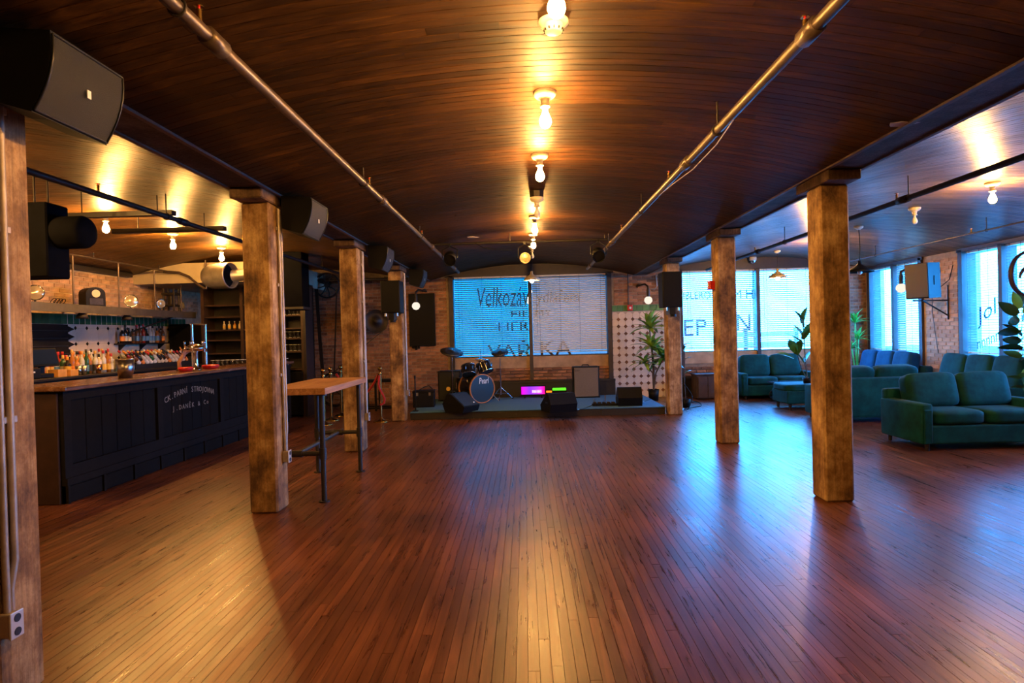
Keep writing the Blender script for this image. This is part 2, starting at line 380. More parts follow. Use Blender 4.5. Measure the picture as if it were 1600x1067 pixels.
# ---- floor: slab and narrow oak strips
fl = MB().b2(XL - 0.3, XR + 0.3, YF - 0.3, YB + 0.3, -0.2, -0.012).build('floor', m_sub, kind='structure')
rnd = random.Random(3)
boards = []
FW = 0.0535
x = XL
while x < XR:
    y = YF - rnd.random() * 1.5
    while y < YB:
        ln = rnd.uniform(1.1, 2.7)
        y0, y1 = max(y, YF), min(y + ln, YB)
        if y1 - y0 > 0.05: boards.append((x, y0, y1, rnd.random(), rnd.random() * 0.0012, rnd.uniform(-0.00025, 0.00025)))
        y += ln
    x += FW
def board_verts(x, y0, y1, dz, tl):
    g = 0.0004; c = 0.0008; xa, xb = x + g, x + FW - g; ya, yb = y0 + 0.0008, y1 - 0.0008
    z = -dz
    vs = [(xa, ya, -0.012), (xb, ya, -0.012), (xb, yb, -0.012), (xa, yb, -0.012),
          (xa + c, ya, z + tl), (xb - c, ya, z - tl), (xb - c, yb, z - tl), (xa + c, yb, z + tl)]
    return vs, [(4, 5, 6, 7), (0, 1, 5, 4), (1, 2, 6, 5), (2, 3, 7, 6), (3, 0, 4, 7)]
def bkey(b):
    x, y0, y1 = b[0], b[1], b[2]
    ya, yb = max(y0, 2.55), min(y1, 7.0)
    if yb <= ya: return 0
    ym = (ya + yb) / 2
    if abs(x) / ym > 0.83: return 0
    return (1 / ya - 1 / yb) * 1440 * FW * F_PX / ym
ranked = sorted(boards, key=bkey, reverse=True)
near = set(id(b) for b in ranked[:300])
rest = MB()
for b in boards:
    vs, fs = board_verts(b[0], b[1], b[2], b[4], b[5])
    if id(b) in near: MB().add(vs, fs, b[3]).build('floor_board', m_floor, fl)
    else: rest.add(vs, fs, b[3])
rest.build('floor_boarding', m_floor, fl, kind='stuff')

# ---- ceiling: slab and curved matchboarding
ce = MB().b2(XL - 0.3, XR + 0.3, YF - 0.3, YB + 0.3, 3.16, 3.5).build('ceiling', m_sub, kind='structure')
CW = 0.078
def strip(mb, xa, xb, y, w, tint, n):
    g = 0.001; c = 0.002
    ys = (y + g, y + g + c, y + w - g - c, y + w - g); zs = (0.003, 0.0, 0.0, 0.003)
    vs = []; fs = []
    for i in range(n + 1):
        xx = xa + (xb - xa) * i / n; zz = ceil_z(min(max(xx, xa + 1e-4), xb - 1e-4))
        vs += [(xx, ys[k], zz + zs[k]) for k in range(4)]
    for i in range(n):
        for k in range(3):
            a = i * 4 + k; fs.append((a, a + 1, a + 5, a + 4))
    mb.add(vs, fs, tint)
pieces = []
for bay, (a, b, cr) in BAYS.items():
    y = YF
    while y < YB:
        wdt = min(CW, YB - y)
        cuts = sorted(rnd.uniform(a + 0.3, b - 0.3) for _ in range(rnd.choice((1, 1, 2))))
        ends = [a] + cuts + [b]
        for xa, xb in zip(ends, ends[1:]):
            if xb - xa > 0.05: pieces.append((xa + 0.0015, xb - 0.0015, y, wdt, rnd.random()))
        y += CW
def pkey(p):
    y = p[2]
    if y < 2.6: return 0
    lim = 0.87 * y
    xa, xb = max(p[0], -lim), min(p[1], lim)
    return 0 if xb - xa < 0.1 else (xb - xa) / y / y
near = set(id(p) for p in sorted(pieces, key=pkey, reverse=True)[:300])
rest = MB(); rest_r = MB(); rest_l = MB()
for p in pieces:
    rb_ = p[0] > BXR; lb_ = p[1] < BXL
    n = max(3, int((p[1] - p[0]) / 0.3))
    if id(p) in near:
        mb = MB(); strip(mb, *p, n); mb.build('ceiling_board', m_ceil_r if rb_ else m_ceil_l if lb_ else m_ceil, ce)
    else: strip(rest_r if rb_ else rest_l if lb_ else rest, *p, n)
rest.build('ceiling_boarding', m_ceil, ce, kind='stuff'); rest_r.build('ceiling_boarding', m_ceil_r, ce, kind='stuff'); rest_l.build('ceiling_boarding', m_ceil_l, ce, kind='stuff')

# ---- walls with openings
WT = 0.3
W1 = (-1.65, 1.93); W2 = (3.58, 7.05)               # window openings in the back wall
WZ0, WZ1 = 1.0, 2.87
wb = MB()
for xa, xb in ((XL - WT, W1[0]), (W1[1], W2[0]), (W2[1], XR + WT)): wb.b2(xa, xb, YB, YB + WT, -0.01, 3.3)
for xa, xb in (W1, W2):
    wb.b2(xa, xb, YB, YB + WT, WZ1, 3.3)
    wb.b2(xa, xb, YB + 0.03, YB + WT, -0.01, WZ0)
wall_back = wb.build('wall_back', m_mortar, kind='structure')
RW = [(12.15, 13.9), (9.22, 11.0), (6.38, 8.16)]   # window openings in the right wall
RZ0, RZ1 = 0.87, 2.77
wr = MB(); ys = [YF - WT] + [v for p in sorted(RW) for v in p] + [YB + WT]
for ya, yb in zip(ys[::2], ys[1::2]): wr.b2(XR, XR + WT, ya, yb, -0.01, 3.3)
for ya, yb in RW:
    wr.b2(XR, XR + WT, ya, yb, RZ1, 3.3); wr.b2(XR, XR + WT, ya, yb, -0.01, RZ0)
wall_right = wr.build('wall_right', m_mortar_pale, kind='structure')
wall_left = MB().b2(XL - WT, XL, YF - WT, YB + WT, -0.01, 3.3).build('wall_left', m_mortar_pale, kind='structure')
MB().b2(XL, XR, YF - WT, YF, -0.01, 3.3).build('wall_front', m_wall, kind='structure')

# ---- bricks
BL, BH, BJ = 0.205, 0.062, 0.011
_bm = {}
def brick_mesh(ln, mat):
    k = (round(ln, 3), mat.name)
    if k not in _bm:
        _bm[k] = MB().add([(-ln / 2, 0.004, -BH / 2), (ln / 2, 0.004, -BH / 2), (ln / 2, 0.004, BH / 2), (-ln / 2, 0.004, BH / 2),
                           (-ln / 2 + .004, -0.012, -BH / 2 + .004), (ln / 2 - .004, -0.012, -BH / 2 + .004), (ln / 2 - .004, -0.012, BH / 2 - .004), (-ln / 2 + .004, -0.012, BH / 2 - .004)],
                          [(4, 5, 6, 7), (0, 1, 5, 4), (1, 2, 6, 5), (2, 3, 7, 6), (3, 0, 4, 7)]).mesh('brick', mat)
    return _bm[k]
def lay(u0, u1, v0, v1):
    out = []; v = v0; row = 0
    while v + BH <= v1 + 0.001:
        u = u0 - (BL + BJ) / 2 * (row % 2)
        while u < u1 - 0.02:
            a, b = max(u, u0), min(u + BL, u1)
            if b - a > 0.04: out.append(((a + b) / 2, v + BH / 2, round((b - a) / 0.02) * 0.02 if b - a < BL - 0.003 else BL))
            u += BL + BJ
        v += BH + BJ; row += 1
    return out
def brickwork(parent, patches, place, rz, mat, limit=300):
    """patches: (u0,u1,v0,v1[,skip]); place(u) -> (x,y)"""
    allb = []
    for p in patches:
        for (u, v, ln) in lay(*p[:4]):
            xy = place(u); d = (Vector((xy[0], xy[1], v)) - CAM).length
            allb.append((d, xy, v, ln))
    allb.sort(key=lambda q: q[0])
    st = MB(); R = Matrix.Rotation(rz, 4, 'Z')
    for i, (d, xy, v, ln) in enumerate(allb):
        me = brick_mesh(ln, mat); jit = rnd.uniform(-0.002, 0.002)
        loc = Vector((xy[0], xy[1], v)) + R @ Vector((0, jit, 0))
        if i < limit: link('brick', me, parent, loc, (0, 0, rz))
        else: st.add([q.co for q in me.vertices], [tuple(f.vertices) for f in me.polygons], rnd.random(), False, Matrix.Translation(loc) @ R)
    if st.v: st.build('brickwork', mat, parent, kind='stuff')
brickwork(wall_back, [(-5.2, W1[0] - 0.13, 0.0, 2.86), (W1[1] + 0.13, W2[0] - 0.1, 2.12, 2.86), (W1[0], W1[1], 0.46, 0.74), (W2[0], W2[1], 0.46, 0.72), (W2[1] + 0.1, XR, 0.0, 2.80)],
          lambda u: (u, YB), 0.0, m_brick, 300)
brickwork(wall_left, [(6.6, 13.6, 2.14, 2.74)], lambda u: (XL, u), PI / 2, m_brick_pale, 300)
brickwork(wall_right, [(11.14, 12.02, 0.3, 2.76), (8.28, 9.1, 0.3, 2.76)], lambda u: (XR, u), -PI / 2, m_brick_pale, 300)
# tan render band under each back window, over the brick courses
for i, (xa, xb) in enumerate((W1, W2)):
    MB().b2(xa, xb, YB + 0.012, YB + 0.03, 0.74, WZ0).build('render_band', m_render, wall_back)
# dark low panelling along the foot of the back wall
for i, (xa, xb) in enumerate(((W1[0] - 0.12, W1[1] + 0.1), (W2[0] - 0.12, W2[1]))):
    b = MB(); b.b2(xa, xb, YB - 0.10, YB - 0.013, 0.0, 0.40); b.b2(xa, xb, YB - 0.13, YB - 0.013, 0.40, 0.45)
    b.build('baseboard_back', m_dark, kind='structure')
# dark headers above windows
for n, (xa, xb) in enumerate((W1, W2)):
    MB().b2(xa - 0.15, xb + (0.12 if n == 0 else 0.7), YB - 0.05, YB - 0.0125, WZ1 - 0.01, 3.14).build('trim_%d' % (n + 1), m_frame, kind='structure')
MB().b2(XR - 0.05, XR - 0.0125, 12.05, YB - 0.06, RZ1 - 0.02, 2.9).build('trim_3', m_frame, kind='structure')
MB().b2(XR - 0.05, XR - 0.0125, 2.0, 11.1, RZ1 - 0.02, 2.9).build('trim_4', m_frame, kind='structure')
# wall plate along the bar wall, cream boxed-in soffit over the far end of the bar
MB().b2(XL, XL + 0.10, 3.0, 11.2, 2.745, 2.86).build('trim_5', m_dark, kind='structure')
MB().b2(XL, -4.55, 11.35, YB - 0.06, 2.63, 3.0).build('trim_6', m_cream, kind='structure')

# ---- tiles on the back wall: octagons with brown diamonds, green cap
def octa(p, c):
    return [(-p / 2 + c, -p / 2), (p / 2 - c, -p / 2), (p / 2, -p / 2 + c), (p / 2, p / 2 - c), (p / 2 - c, p / 2), (-p / 2 + c, p / 2), (-p / 2, p / 2 - c), (-p / 2, -p / 2 + c)]
def tiles(parent, u0, nu, v0, nv, p, c, place, rz, m1, m2, n1='tile', n2='diamond_tile', holes=None):
    g = 0.002
    FR = Matrix.Rotation(PI / 2, 4, 'X')       # local z -> -y
    me1 = MB().prism([(a * (1 - g / p * 2), b * (1 - g / p * 2)) for a, b in octa(p, c)], 0.002, 0.012, FR).mesh('tile', m1)
    d = c - g
    me2 = MB().prism([(-d, 0), (0, -d), (d, 0), (0, d)], 0.002, 0.0115, FR).mesh('diamond_tile', m2)
    for i in range(nu):
        for j in range(nv):
            u, v = u0 + (i + 0.5) * p, v0 + (j + 0.5) * p
            if holes and holes(u, v): continue
            link(n1, me1, parent, (*place(u), v), (0, 0, rz))
            if i > 0 and j > 0: link(n2, me2, parent, (*place(u - p / 2), v - p / 2), (0, 0, rz))
TX0, TX1 = W1[1] + 0.03, 3.47
TP = 0.163
MB().b2(TX0, TX1, YB - 0.014, YB, 0.0, 2.12).build('tile_bed', m_grout, wall_back)
tiles(wall_back, TX0 + 0.02, 9, 0.0, 12, TP, 0.045, lambda u: (u, YB - 0.013), 0.0, m_tile, m_tile_brown)
gm = MB().rbox((0, -0.007, 0), (0.146, 0.014, 0.135), 0.004, 1).mesh('green_tile', m_green)
for i in range(10): link('green_tile', gm, wall_back, (TX0 + 0.075 + i * 0.15, YB - 0.013, 2.045))

# ---- tiles behind the bar
MB().b2(XL, XL + 0.014, 6.2, 13.1, 0.8, 2.02).build('tile_bed', m_grout, wall_left)
BP = 0.26
tiles(wall_left, 9.55, 13, 1.02, 4, BP, 0.035, lambda u: (XL + 0.013, u), PI / 2, m_tile, m_tile_black)
dm = MB().rbox((0, -0.007, 0), (0.125, 0.014, 0.16), 0.004, 1).mesh('green_tile', m_darkgreen)
for i in range(52): link('green_tile', dm, wall_left, (XL + 0.013, 6.3 + i * 0.131, 1.94), (0, 0, PI / 2))
# black board of ribbed tiles with a stepped edge
zig = [(6.2, 1.115), (9.62, 1.115)]
for k in range(6): zig += [(9.62, 1.12 + k * 0.122), (9.76, 1.17 + k * 0.122), (9.62, 1.22 + k * 0.122)]
zig += [(9.62, 1.855), (6.2, 1.855)]
bb = T('black_backboard', 'black ribbed board with a saw-tooth edge on the wall behind the bottles', 'board', (XL + 0.026, 0, 0))
MB().prism(zig, 0.0, 0.02, Matrix(((0, 0, 1, 0), (1, 0, 0, 0), (0, 1, 0, 0), (0, 0, 0, 1)))).build('board', m_tile_black, bb)
for k in range(6):
    MB().b2(0.02, 0.032, 6.2, 9.6, 1.14 + k * 0.122, 1.152 + k * 0.122).build('rib', m_dark, bb)

# ---- beams
for n, bx in ((7, BXL), (8, BXR)):
    MB().b2(bx - 0.15, bx + 0.15, YF, YB - 0.06, SPR, 3.16).build('trim_%d' % n, m_beam, kind='structure')
    for s in (-1, 1):
        t = MB(); t.b2(bx + s * 0.15 - 0.012, bx + s * 0.15 + 0.022 * (1 if s > 0 else 1), YF, YB - 0.06, SPR - 0.012, SPR + 0.05)
        t.build('trim_%d' % (n * 2 + (5 if s > 0 else 6)), m_trim, kind='structure')

# ---- posts
ORD = {0: 'nearest', 1: 'second', 2: 'third', 3: 'farthest'}
side_txt = {-1: 'on the bar side', 1: 'on the sofa side'}
def post(bx, y, s, i):
    lab = {(-1, 0): 'old timber post at the edge of view nearest the camera, with outlet low on it',
           (-1, 1): 'tall worn yellow-brown timber post standing in front of the high wooden table',
           (-1, 2): 'worn yellow-brown timber post standing just behind the high wooden table',
           (-1, 3): 'worn timber post beside the brass stanchion at the bar-side end of the stage',
           (1, 1): 'tall blotchy brown timber post nearest the sofas, standing clear on the open floor',
           (1, 2): 'blotchy brown timber post with a red alarm box, in front of the far window',
           (1, 3): 'brown timber post with black speaker on it, beside the palm and stage corner',
           (1, 0): 'timber post of the sofa-side row nearest the camera, out of view'}[(s, i)]
    t = T('wooden_post', lab, 'post', (bx, y + 0.125, 0), 0, 'timber posts')
    ht = 2.71
    MB().rbox((0, 0, ht / 2), (0.25, 0.25, ht), 0.018, 1).build('shaft', m_post, t)
    b = MB(); b.rbox((0, 0, ht + 0.043), (0.275, 0.60, 0.086), 0.01, 1); b.build('bolster', m_cap, t)
    return t
for i, y in enumerate(POST_Y):
    post(BXL, y, -1, i)
    if i > 0: post(BXR, y, 1, i)
def conduit(bx, y, lab, zb=0.6, n=2):
    fx = bx + 0.125
    t = T('electrical_conduit', lab, 'conduit', (fx, y, 0), 0, 'conduits on posts')
    for k in range(n):
        MB().tube([(0.016, 0.02 + k * 0.05, 2.68), (0.016, 0.02 + k * 0.05, zb + 0.25), (0.022, 0.015 + k * 0.02, zb + 0.14), (0.022, 0.015 + k * 0.02, zb + 0.04)], 0.014, 8).build('pipe', m_conduit, t)
    for z in (1.2, 2.0, 2.5): MB().rbox((0.0085, 0.045, z), (0.014, 0.13, 0.03), 0.003, 1).build('strap', m_conduit, t)
    b = MB().rbox((0.026, 0.02, zb), (0.05, 0.06, 0.10), 0.006, 2).build('outlet_box', m_conduit, t)
    c = MB().rbox((0.055, 0.02, zb), (0.01, 0.068, 0.11), 0.004, 2).build('cover_plate', m_outlet, t)
    for dz in (-0.028, 0.028): MB().cyl((0.06, 0.02, zb + dz), (0.0625, 0.02, zb + dz), 0.017, n=12).build('socket', m_dark, c)
conduit(BXL, 2.462, 'pale conduit and double outlet on the timber post nearest the camera', 0.36)
conduit(BXL, 5.42, 'pale conduit and grey outlet on the post in front of the high table', 0.47)
conduit(BXL, 8.23, 'pale conduit and outlet on the post just behind the high table', 0.45)
conduit(BXL, 11.12, 'pale conduit on the post at the end of the stage', 0.5)

# ---- windows and blinds
def window(name, loc, rz, wd, z0, z1, n, glass, z_foot, jam=0.1):
    t = bpy.data.objects.new(name, None); COL.objects.link(t); t.location = loc; t.rotation_euler = (0, 0, rz); t['kind'] = 'structure'
    for xx, ww in ((-jam / 2 + 0.03, jam), (wd + jam / 2 - 0.03, jam)):
        MB().b2(xx - ww / 2, xx + ww / 2, -0.05, 0.2, z_foot, z1 + 0.02).build('jamb', m_frame, t)
    bay = wd / n
    for k in range(1, n): MB().b2(bay * k - 0.04, bay * k + 0.04, -0.05, 0.2, z_foot, z1 + 0.01).build('mullion', m_frame, t)
    MB().b2(0, wd, 0.09, 0.22, z1 - 0.05, z1).build('head_rail', m_frame, t)
    MB().b2(0.03, wd - 0.03, 0.02, 0.28, z0 - 0.03, z0 + 0.02).build('sill', m_frame, t)
    for k in range(n):
        xa, xb = bay * k + 0.03, bay * (k + 1) - 0.03
        zm = (z0 + z1) / 2
        pass
        MB().b2(xa, xb, 0.165, 0.169, z0, z1 - 0.02).build('pane', glass[k], t)
    return t
def blind(lab, org, rz, wd, z_top, z_bot, mat, tilt, grp):
    """venetian blind hanging in a window opening; local x along it, room side at -y"""
    t = T('venetian_blind', lab, 'blind', org, rz, grp)
    MB().rbox((wd / 2, 0, z_top - 0.02), (wd, 0.05, 0.04), 0.004, 1).build('headrail', m_white, t)
    SW, PITCH = 0.05, 0.0455
    c, s = math.cos(tilt) * SW / 2, math.sin(tilt) * SW / 2
    vs = []; k = 4; th = 0.0012
    for i in range(k + 1):
        f = -1 + 2 * i / k; cam_ = 0.004 * (1 - f * f)
        yy, zz = f * c - cam_ * math.sin(tilt), f * s + cam_ * math.cos(tilt)
        vs += [(0.004, yy, zz), (wd - 0.004, yy, zz)]
    fs = [(2 * i, 2 * i + 1, 2 * i + 3, 2 * i + 2) for i in range(k)]
    me = MB().add(vs, fs, 0, True).mesh('slat', mat)
    z = z_top - 0.075; n = 0
    while z > z_bot + 0.03:
        o = link('slat', me, t, (0, 0, z), (0, rnd.uniform(-0.0006, 0.0006), 0)); z -= PITCH; n += 1
    MB().rbox((wd / 2, 0, z_bot + 0.012), (wd - 0.004, 0.045, 0.022), 0.003, 1).build('bottom_rail', m_white, t)
    for f in (0.1, 0.38, 0.64, 0.93):
        MB().cyl((wd * f, -0.028, z_bot), (wd * f, -0.028, z_top), 0.0025, n=5).build('ladder_cord', m_dark, t)
    MB().cyl((wd * 0.06, -0.045, z_bot + 0.4), (wd * 0.06, -0.045, z_top), 0.003, n=5).build('wand', m_dark, t)
    return t
wd1 = W1[1] - W1[0]; wd2 = W2[1] - W2[0]
win1 = window('window_1', (W1[0], YB, 0), 0, wd1, WZ0, WZ1, 2, (m_pane_cyan, m_pane_grey), 0.45)
win2 = window('window_2', (W2[0], YB, 0), 0, wd2, WZ0, WZ1, 2, (m_pane, m_pane), 0.45)
def rwin(k, name, n=2, foot=0.0):
    ya, yb = RW[k]
    return window(name, (XR, yb, 0), -PI / 2, yb - ya, RZ0, RZ1, n, (m_pane,) * n, foot)
win3 = rwin(0, 'window_3'); win4 = rwin(1, 'window_4'); win5 = rwin(2, 'window_5')
OP = math.radians
h1 = wd1 / 2; h2 = wd2 / 2
blind('blue glowing venetian blind behind the drum kit, half of the stage window', (W1[0] + 0.05, YB + 0.04, 0), 0, h1 - 0.10, WZ1 - 0.01, WZ0 + 0.04, m_slat_blue, OP(36), 'venetian blinds')
blind('greyish ivory venetian blind above the guitar amplifier, half of the stage window', (W1[0] + h1 + 0.05, YB + 0.04, 0), 0, h1 - 0.10, WZ1 - 0.01, WZ0 + 0.08, m_slat_ivory, OP(46), 'venetian blinds')
blind('pale blue venetian blind behind the two far timber posts, with letters behind it', (W2[0] + 0.05, YB + 0.04, 0), 0, h2 - 0.10, WZ1 - 0.01, WZ0 + 0.06, m_slat, OP(34), 'venetian blinds')
blind('pale blue venetian blind behind the white pendant lamp and far sofa', (W2[0] + h2 + 0.05, YB + 0.04, 0), 0, h2 - 0.10, WZ1 - 0.01, WZ0 + 0.06, m_slat, OP(30), 'venetian blinds')
def rblind(k, j, lab, mat=None, tilt=10, zb=None):
    ya, yb = RW[k]; h = (yb - ya) / 2
    blind(lab, (XR + 0.04, yb - j * h - 0.05, 0), -PI / 2, h - 0.10, RZ1 - 0.01, zb or RZ0 + 0.1, mat or m_slat, OP(tilt), 'venetian blinds')
rblind(0, 0, 'narrow blue-white venetian blind beside the room corner, next to the bright green plant', None, 9)
rblind(0, 1, 'narrow greyish venetian blind behind the bare globe lamp and wall speaker', m_slat_ivory, 26)
rblind(1, 0, 'tall blue-white venetian blind with slanted script behind, next to the brick pier', None, 9)
rblind(1, 1, 'tall pale venetian blind behind the dark curved letter and rubber plant', None, 15)
for j in (0, 1): rblind(2, j, 'venetian blind in the side window beyond the frame, %s half' % ('farther', 'nearer')[j])
portal('daylight_portal', ((W1[0] + W1[1]) / 2, YB + 0.27, (WZ0 + WZ1) / 2), wd1, WZ1 - WZ0, (-PI / 2, 0, 0))
portal('daylight_portal', ((W2[0] + W2[1]) / 2, YB + 0.27, (WZ0 + WZ1) / 2), wd2, WZ1 - WZ0, (-PI / 2, 0, 0))
for ya, yb in RW: portal('daylight_portal', (XR + 0.27, (ya + yb) / 2, (RZ0 + RZ1) / 2), yb - ya, RZ1 - RZ0, (-PI / 2, 0, -PI / 2))
# lettering on the outer face of the panes
def pane_text(win, txt, p0, p1, mat, shear=0.0):
    """text whose box runs from pixel p0 (left, top) to p1 (right, bottom) on the back wall glass"""
    a = at(p0[0], p1[1], YB + 0.15); b = at(p1[0], p0[1], YB + 0.15)
    me = fit(text_mesh(txt, 0.3, mat, 0.001, shear), b.x - a.x, b.z - a.z)
    l = win.location
    link('lettering', me, win, (a.x - l.x, 0.15, a.z), (PI / 2, 0, 0), kind='stuff')
pane_text(win1, 'Velkozáv.', (746, 447), (829, 480), m_glass_letter, 0.15)
pane_text(win1, 'ydlářem', (838, 451), (905, 480), m_glass_letter2, 0.1)
pane_text(win1, 'FIL', (799, 485), (827, 496), m_glass_letter)
pane_text(win1, 'MY', (837, 483), (862, 494), m_glass_letter2)
pane_text(win1, 'HER', (779, 502), (827, 518), m_glass_letter)
pane_text(win1, 'VAŘ', (762, 530), (828, 559), m_glass_letter)
pane_text(win1, 'KA', (845, 531), (893, 556), m_glass_letter2)
pane_text(win2, 'IBLERO', (1068, 455), (1110, 468), m_glass_letter)
pane_text(win2, 'M H', (1147, 452), (1176, 466), m_glass_letter)
pane_text(win2, 'EP', (1069, 498), (1104, 525), m_glass_letter)
pane_text(win2, 'N', (1152, 490), (1172, 517), m_glass_letter)
def side_text(win, k, txt, x0, z0, w_, h_, ang):
    me = fit(text_mesh(txt, 0.3, m_glass_letter, 0.001, 0.35), w_, h_)
    link('lettering', me, win, (x0, 0.15, z0), Euler((PI / 2, -ang, 0), 'XYZ'), kind='stuff')
side_text(win4, 1, 'Joll', 0.12, 1.38, 0.7, 0.34, 0.42)
side_text(win4, 1, 'nnnnnnn', 0.1, 1.03, 0.78, 0.13, 0.33)
# street beyond the panes: iron column, rail and pale van sides seen low down
st = T('street_rail', 'pale rail and post seen outside through the far window', 'railing', (5.75, YB + 2.6, 0))
for z in (1.05, 1.35): MB().b2(-0.6, 1.6, -0.03, 0.03, z - 0.07, z + 0.07).build('rail', m_white, st)
for xx in (-0.55, 0.2, 1.55): MB().cyl((xx, 0, -0.5), (xx, 0, 1.5), 0.06, n=10).build('stanchion', m_frame, st)
MB().b2(-40, 40, YB + WT, 60, -0.7, -0.5).build('road', M('road_surface', (0.12, 0.12, 0.12), 0.8, noise=0.2), kind='structure')

# ================================================================== LAMPS ON THE CEILING
def bulb_mb(r=0.036):
    k = r / 0.036
    return MB().lathe([(0.0, -0.125 * k), (0.018 * k, -0.121 * k), (0.030 * k, -0.108 * k), (0.036 * k, -0.090 * k), (0.034 * k, -0.072 * k), (0.024 * k, -0.048 * k), (0.0155 * k, -0.028 * k), (0.0145 * k, 0.0)], 14)
_b_on = bulb_mb(0.04).mesh('bulb', m_bulb_on); _b_off = bulb_mb(0.036).mesh('bulb', m_bulb_off)
_base = MB().lathe([(0.0, 0.0), (0.075, 0.0), (0.078, -0.012), (0.072, -0.03), (0.06, -0.042), (0.034, -0.05), (0.026, -0.075), (0.024, -0.092), (0.034, -0.095), (0.034, -0.105), (0.02, -0.107)], 20).mesh('lamp_holder', m_porc)
def ceiling_bulb(x, y, lab, on=True, dark=False, group='bare bulb ceiling lamps'):
    z = ceil_z(x) + 0.002
    t = T('ceiling_lamp', lab, 'lamp', (x, y, z), 0, group)
    if dark:
        MB().prism([(0.085 * math.cos(a * PI / 4 + PI / 8), 0.085 * math.sin(a * PI / 4 + PI / 8)) for a in range(8)], -0.07, 0.0).build('junction_box', m_iron, t)
        link('lamp_holder', _base, t, (0, 0, -0.07)); link('bulb', _b_off, t, (0, 0, -0.175))
    else:
        link('lamp_holder', _base, t); link('bulb', _b_on if on else _b_off, t, (0, 0, -0.105))
    return t
LM = {2.70: 'lit bare bulb at the top edge of the picture, before the smoke detector', 4.13: 'large lit bare bulb nearest the smoke detector on the central vault', 5.56: 'lit bare bulb, third of the row down the central vault',
      6.99: 'unlit clear bulb under a dark octagonal box on the central vault', 8.42: 'lit bare bulb just beyond the unlit dark one on the central vault', 9.85: 'lit bare bulb, last lit one of the central row near the stage',
      11.28: 'small unlit bulb on the central vault above the white pendant by the stage', 1.27: 'bare bulb on the central vault over the viewpoint'}
for y, lab in LM.items(): ceiling_bulb(0.175, y, lab, on=(y != 11.28), dark=(y == 6.99))
LL = {7.4: 'lit bare bulb beside the black box duct over the bar', 8.83: 'lit bare bulb over the middle of the bar', 10.26: 'lit bare bulb just above the silver round duct'}
for y, lab in LL.items(): ceiling_bulb(-5.07, y, lab)
for y, n_ in ((3.11, 'second'), (4.54, 'first')): ceiling_bulb(-4.88, y, f'bare bulb outside the frame over the bar side, {n_} before the square duct')
LR = {7.24: ('lit bare bulb over the near sofa on the window side', True), 8.66: ('unlit white bulb on the ceiling over the sofas', False), 11.55: ('lit bare bulb hidden behind the blotchy post nearest the sofas', True)}
for y, (lab, on) in LR.items(): ceiling_bulb(5.45, y, lab, on)
ceiling_bulb(5.28, 5.81, 'bare bulb outside the frame over the window side, before the near sofa')

def pendant(x, y, z_rim, lab, shade_mat, cord_mat, r=0.2, lit=False, chain=False, swag=None):
    zc = ceil_z(x)
    t = T('pendant_lamp', lab, 'lamp', (x, y, zc + 0.002), 0)
    d = zc - z_rim
    MB().lathe([(0.0, 0.0), (0.07, 0.0), (0.065, -0.03), (0.02, -0.06), (0.0, -0.06)], 16).build('canopy', m_porc if not chain else m_iron, t)
    MB().tube([(0, 0, -0.05), (0.012, 0, -d * 0.45), (0, 0, -d + 0.155)] if not swag else swag + [(0, 0, -d + 0.155)], 0.008, 6).build('cord', cord_mat, t)
    s = MB().lathe([(0.024, -d + 0.19), (0.03, -d + 0.13), (0.07, -d + 0.10), (0.15, -d + 0.05), (r, -d), (r - 0.006, -d), (0.15, -d + 0.044), (0.07, -d + 0.094), (0.024, -d + 0.12)], 24)
    s.build('lamp_shade', shade_mat, t)
    link('bulb', _b_on2 if lit else _b_off, t, (0, 0, -d + 0.085))
_b_on2 = bulb_mb(0.04).mesh('bulb', emit('bulb_dim', (1.0, 0.75, 0.45), 70.0))
m_shade = M('enamel_shade', (0.33, 0.25, 0.13), 0.35)
p = at(1215, 434, 12.98); pendant(p.x, 12.98, p.z, 'cream pendant lamp with lit bulb hanging before the far window over the sofa', m_shade, m_iron, 0.2, True)
p = at(836, 438, 12.7); pendant(0.175, 12.7, p.z, 'white-rimmed pendant lamp hanging before the stage window mullion', M('pendant_cream', (0.6, 0.5, 0.36), 0.4), m_iron, 0.17, True, True)
p = at(1326, 428, 10.1); pendant(5.46, 10.1, p.z + 0.02, 'black pendant lamp half hidden by the blotchy post nearest the sofas', m_black, m_black, 0.22, False)

def on_ceiling(px, py, y0=2.0, y1=13.5):
    for _ in range(40):
        ym = (y0 + y1) / 2; p = at(px, py, ym)
        if p.z > ceil_z(p.x): y1 = ym
        else: y0 = ym
    return at(px, py, y0)
t = T('smoke_detector', 'white smoke detector on the vault between the two nearest bulbs', 'detector', (0.19, 3.2, ceil_z(0.19) + 0.002))
MB().lathe([(0, 0), (0.078, 0), (0.078, -0.018), (0.05, -0.022), (0, -0.022)], 24).build('base', m_white, t)
MB().lathe([(0.05, -0.02), (0.052, -0.042), (0.044, -0.062), (0.036, -0.065), (0, -0.065)], 24).build('housing', m_white, t)
for k in range(12):
    a = 2 * PI * k / 12; MB().box((0.0475 * math.cos(a), 0.0475 * math.sin(a), -0.054), (0.012, 0.006, 0.011), Matrix.Rotation(a, 3, 'Z')).build('vent_slot', m_dark, t)
t = T('paint_scrap', 'torn white scrap of paint hanging on the dark vault near the beam', 'scrap', on_ceiling(1410, 192))
zz = ceil_z(t.location.x); t.location.z = zz - 0.003
MB().prism([(-0.09, -0.02), (-0.03, -0.045), (0.02, -0.03), (0.10, -0.03), (0.085, 0.0), (0.03, 0.02), (0.01, 0.05), (-0.05, 0.045), (-0.07, 0.02)], -0.006, 0.0).build('flake', M('paint_flake', (0.55, 0.5, 0.52), 0.7), t)
t = T('paint_scrap', 'small pale flake on the vault towards the stage, beside the pipe', 'scrap', on_ceiling(737, 370))
t.location.z = ceil_z(t.location.x) - 0.003
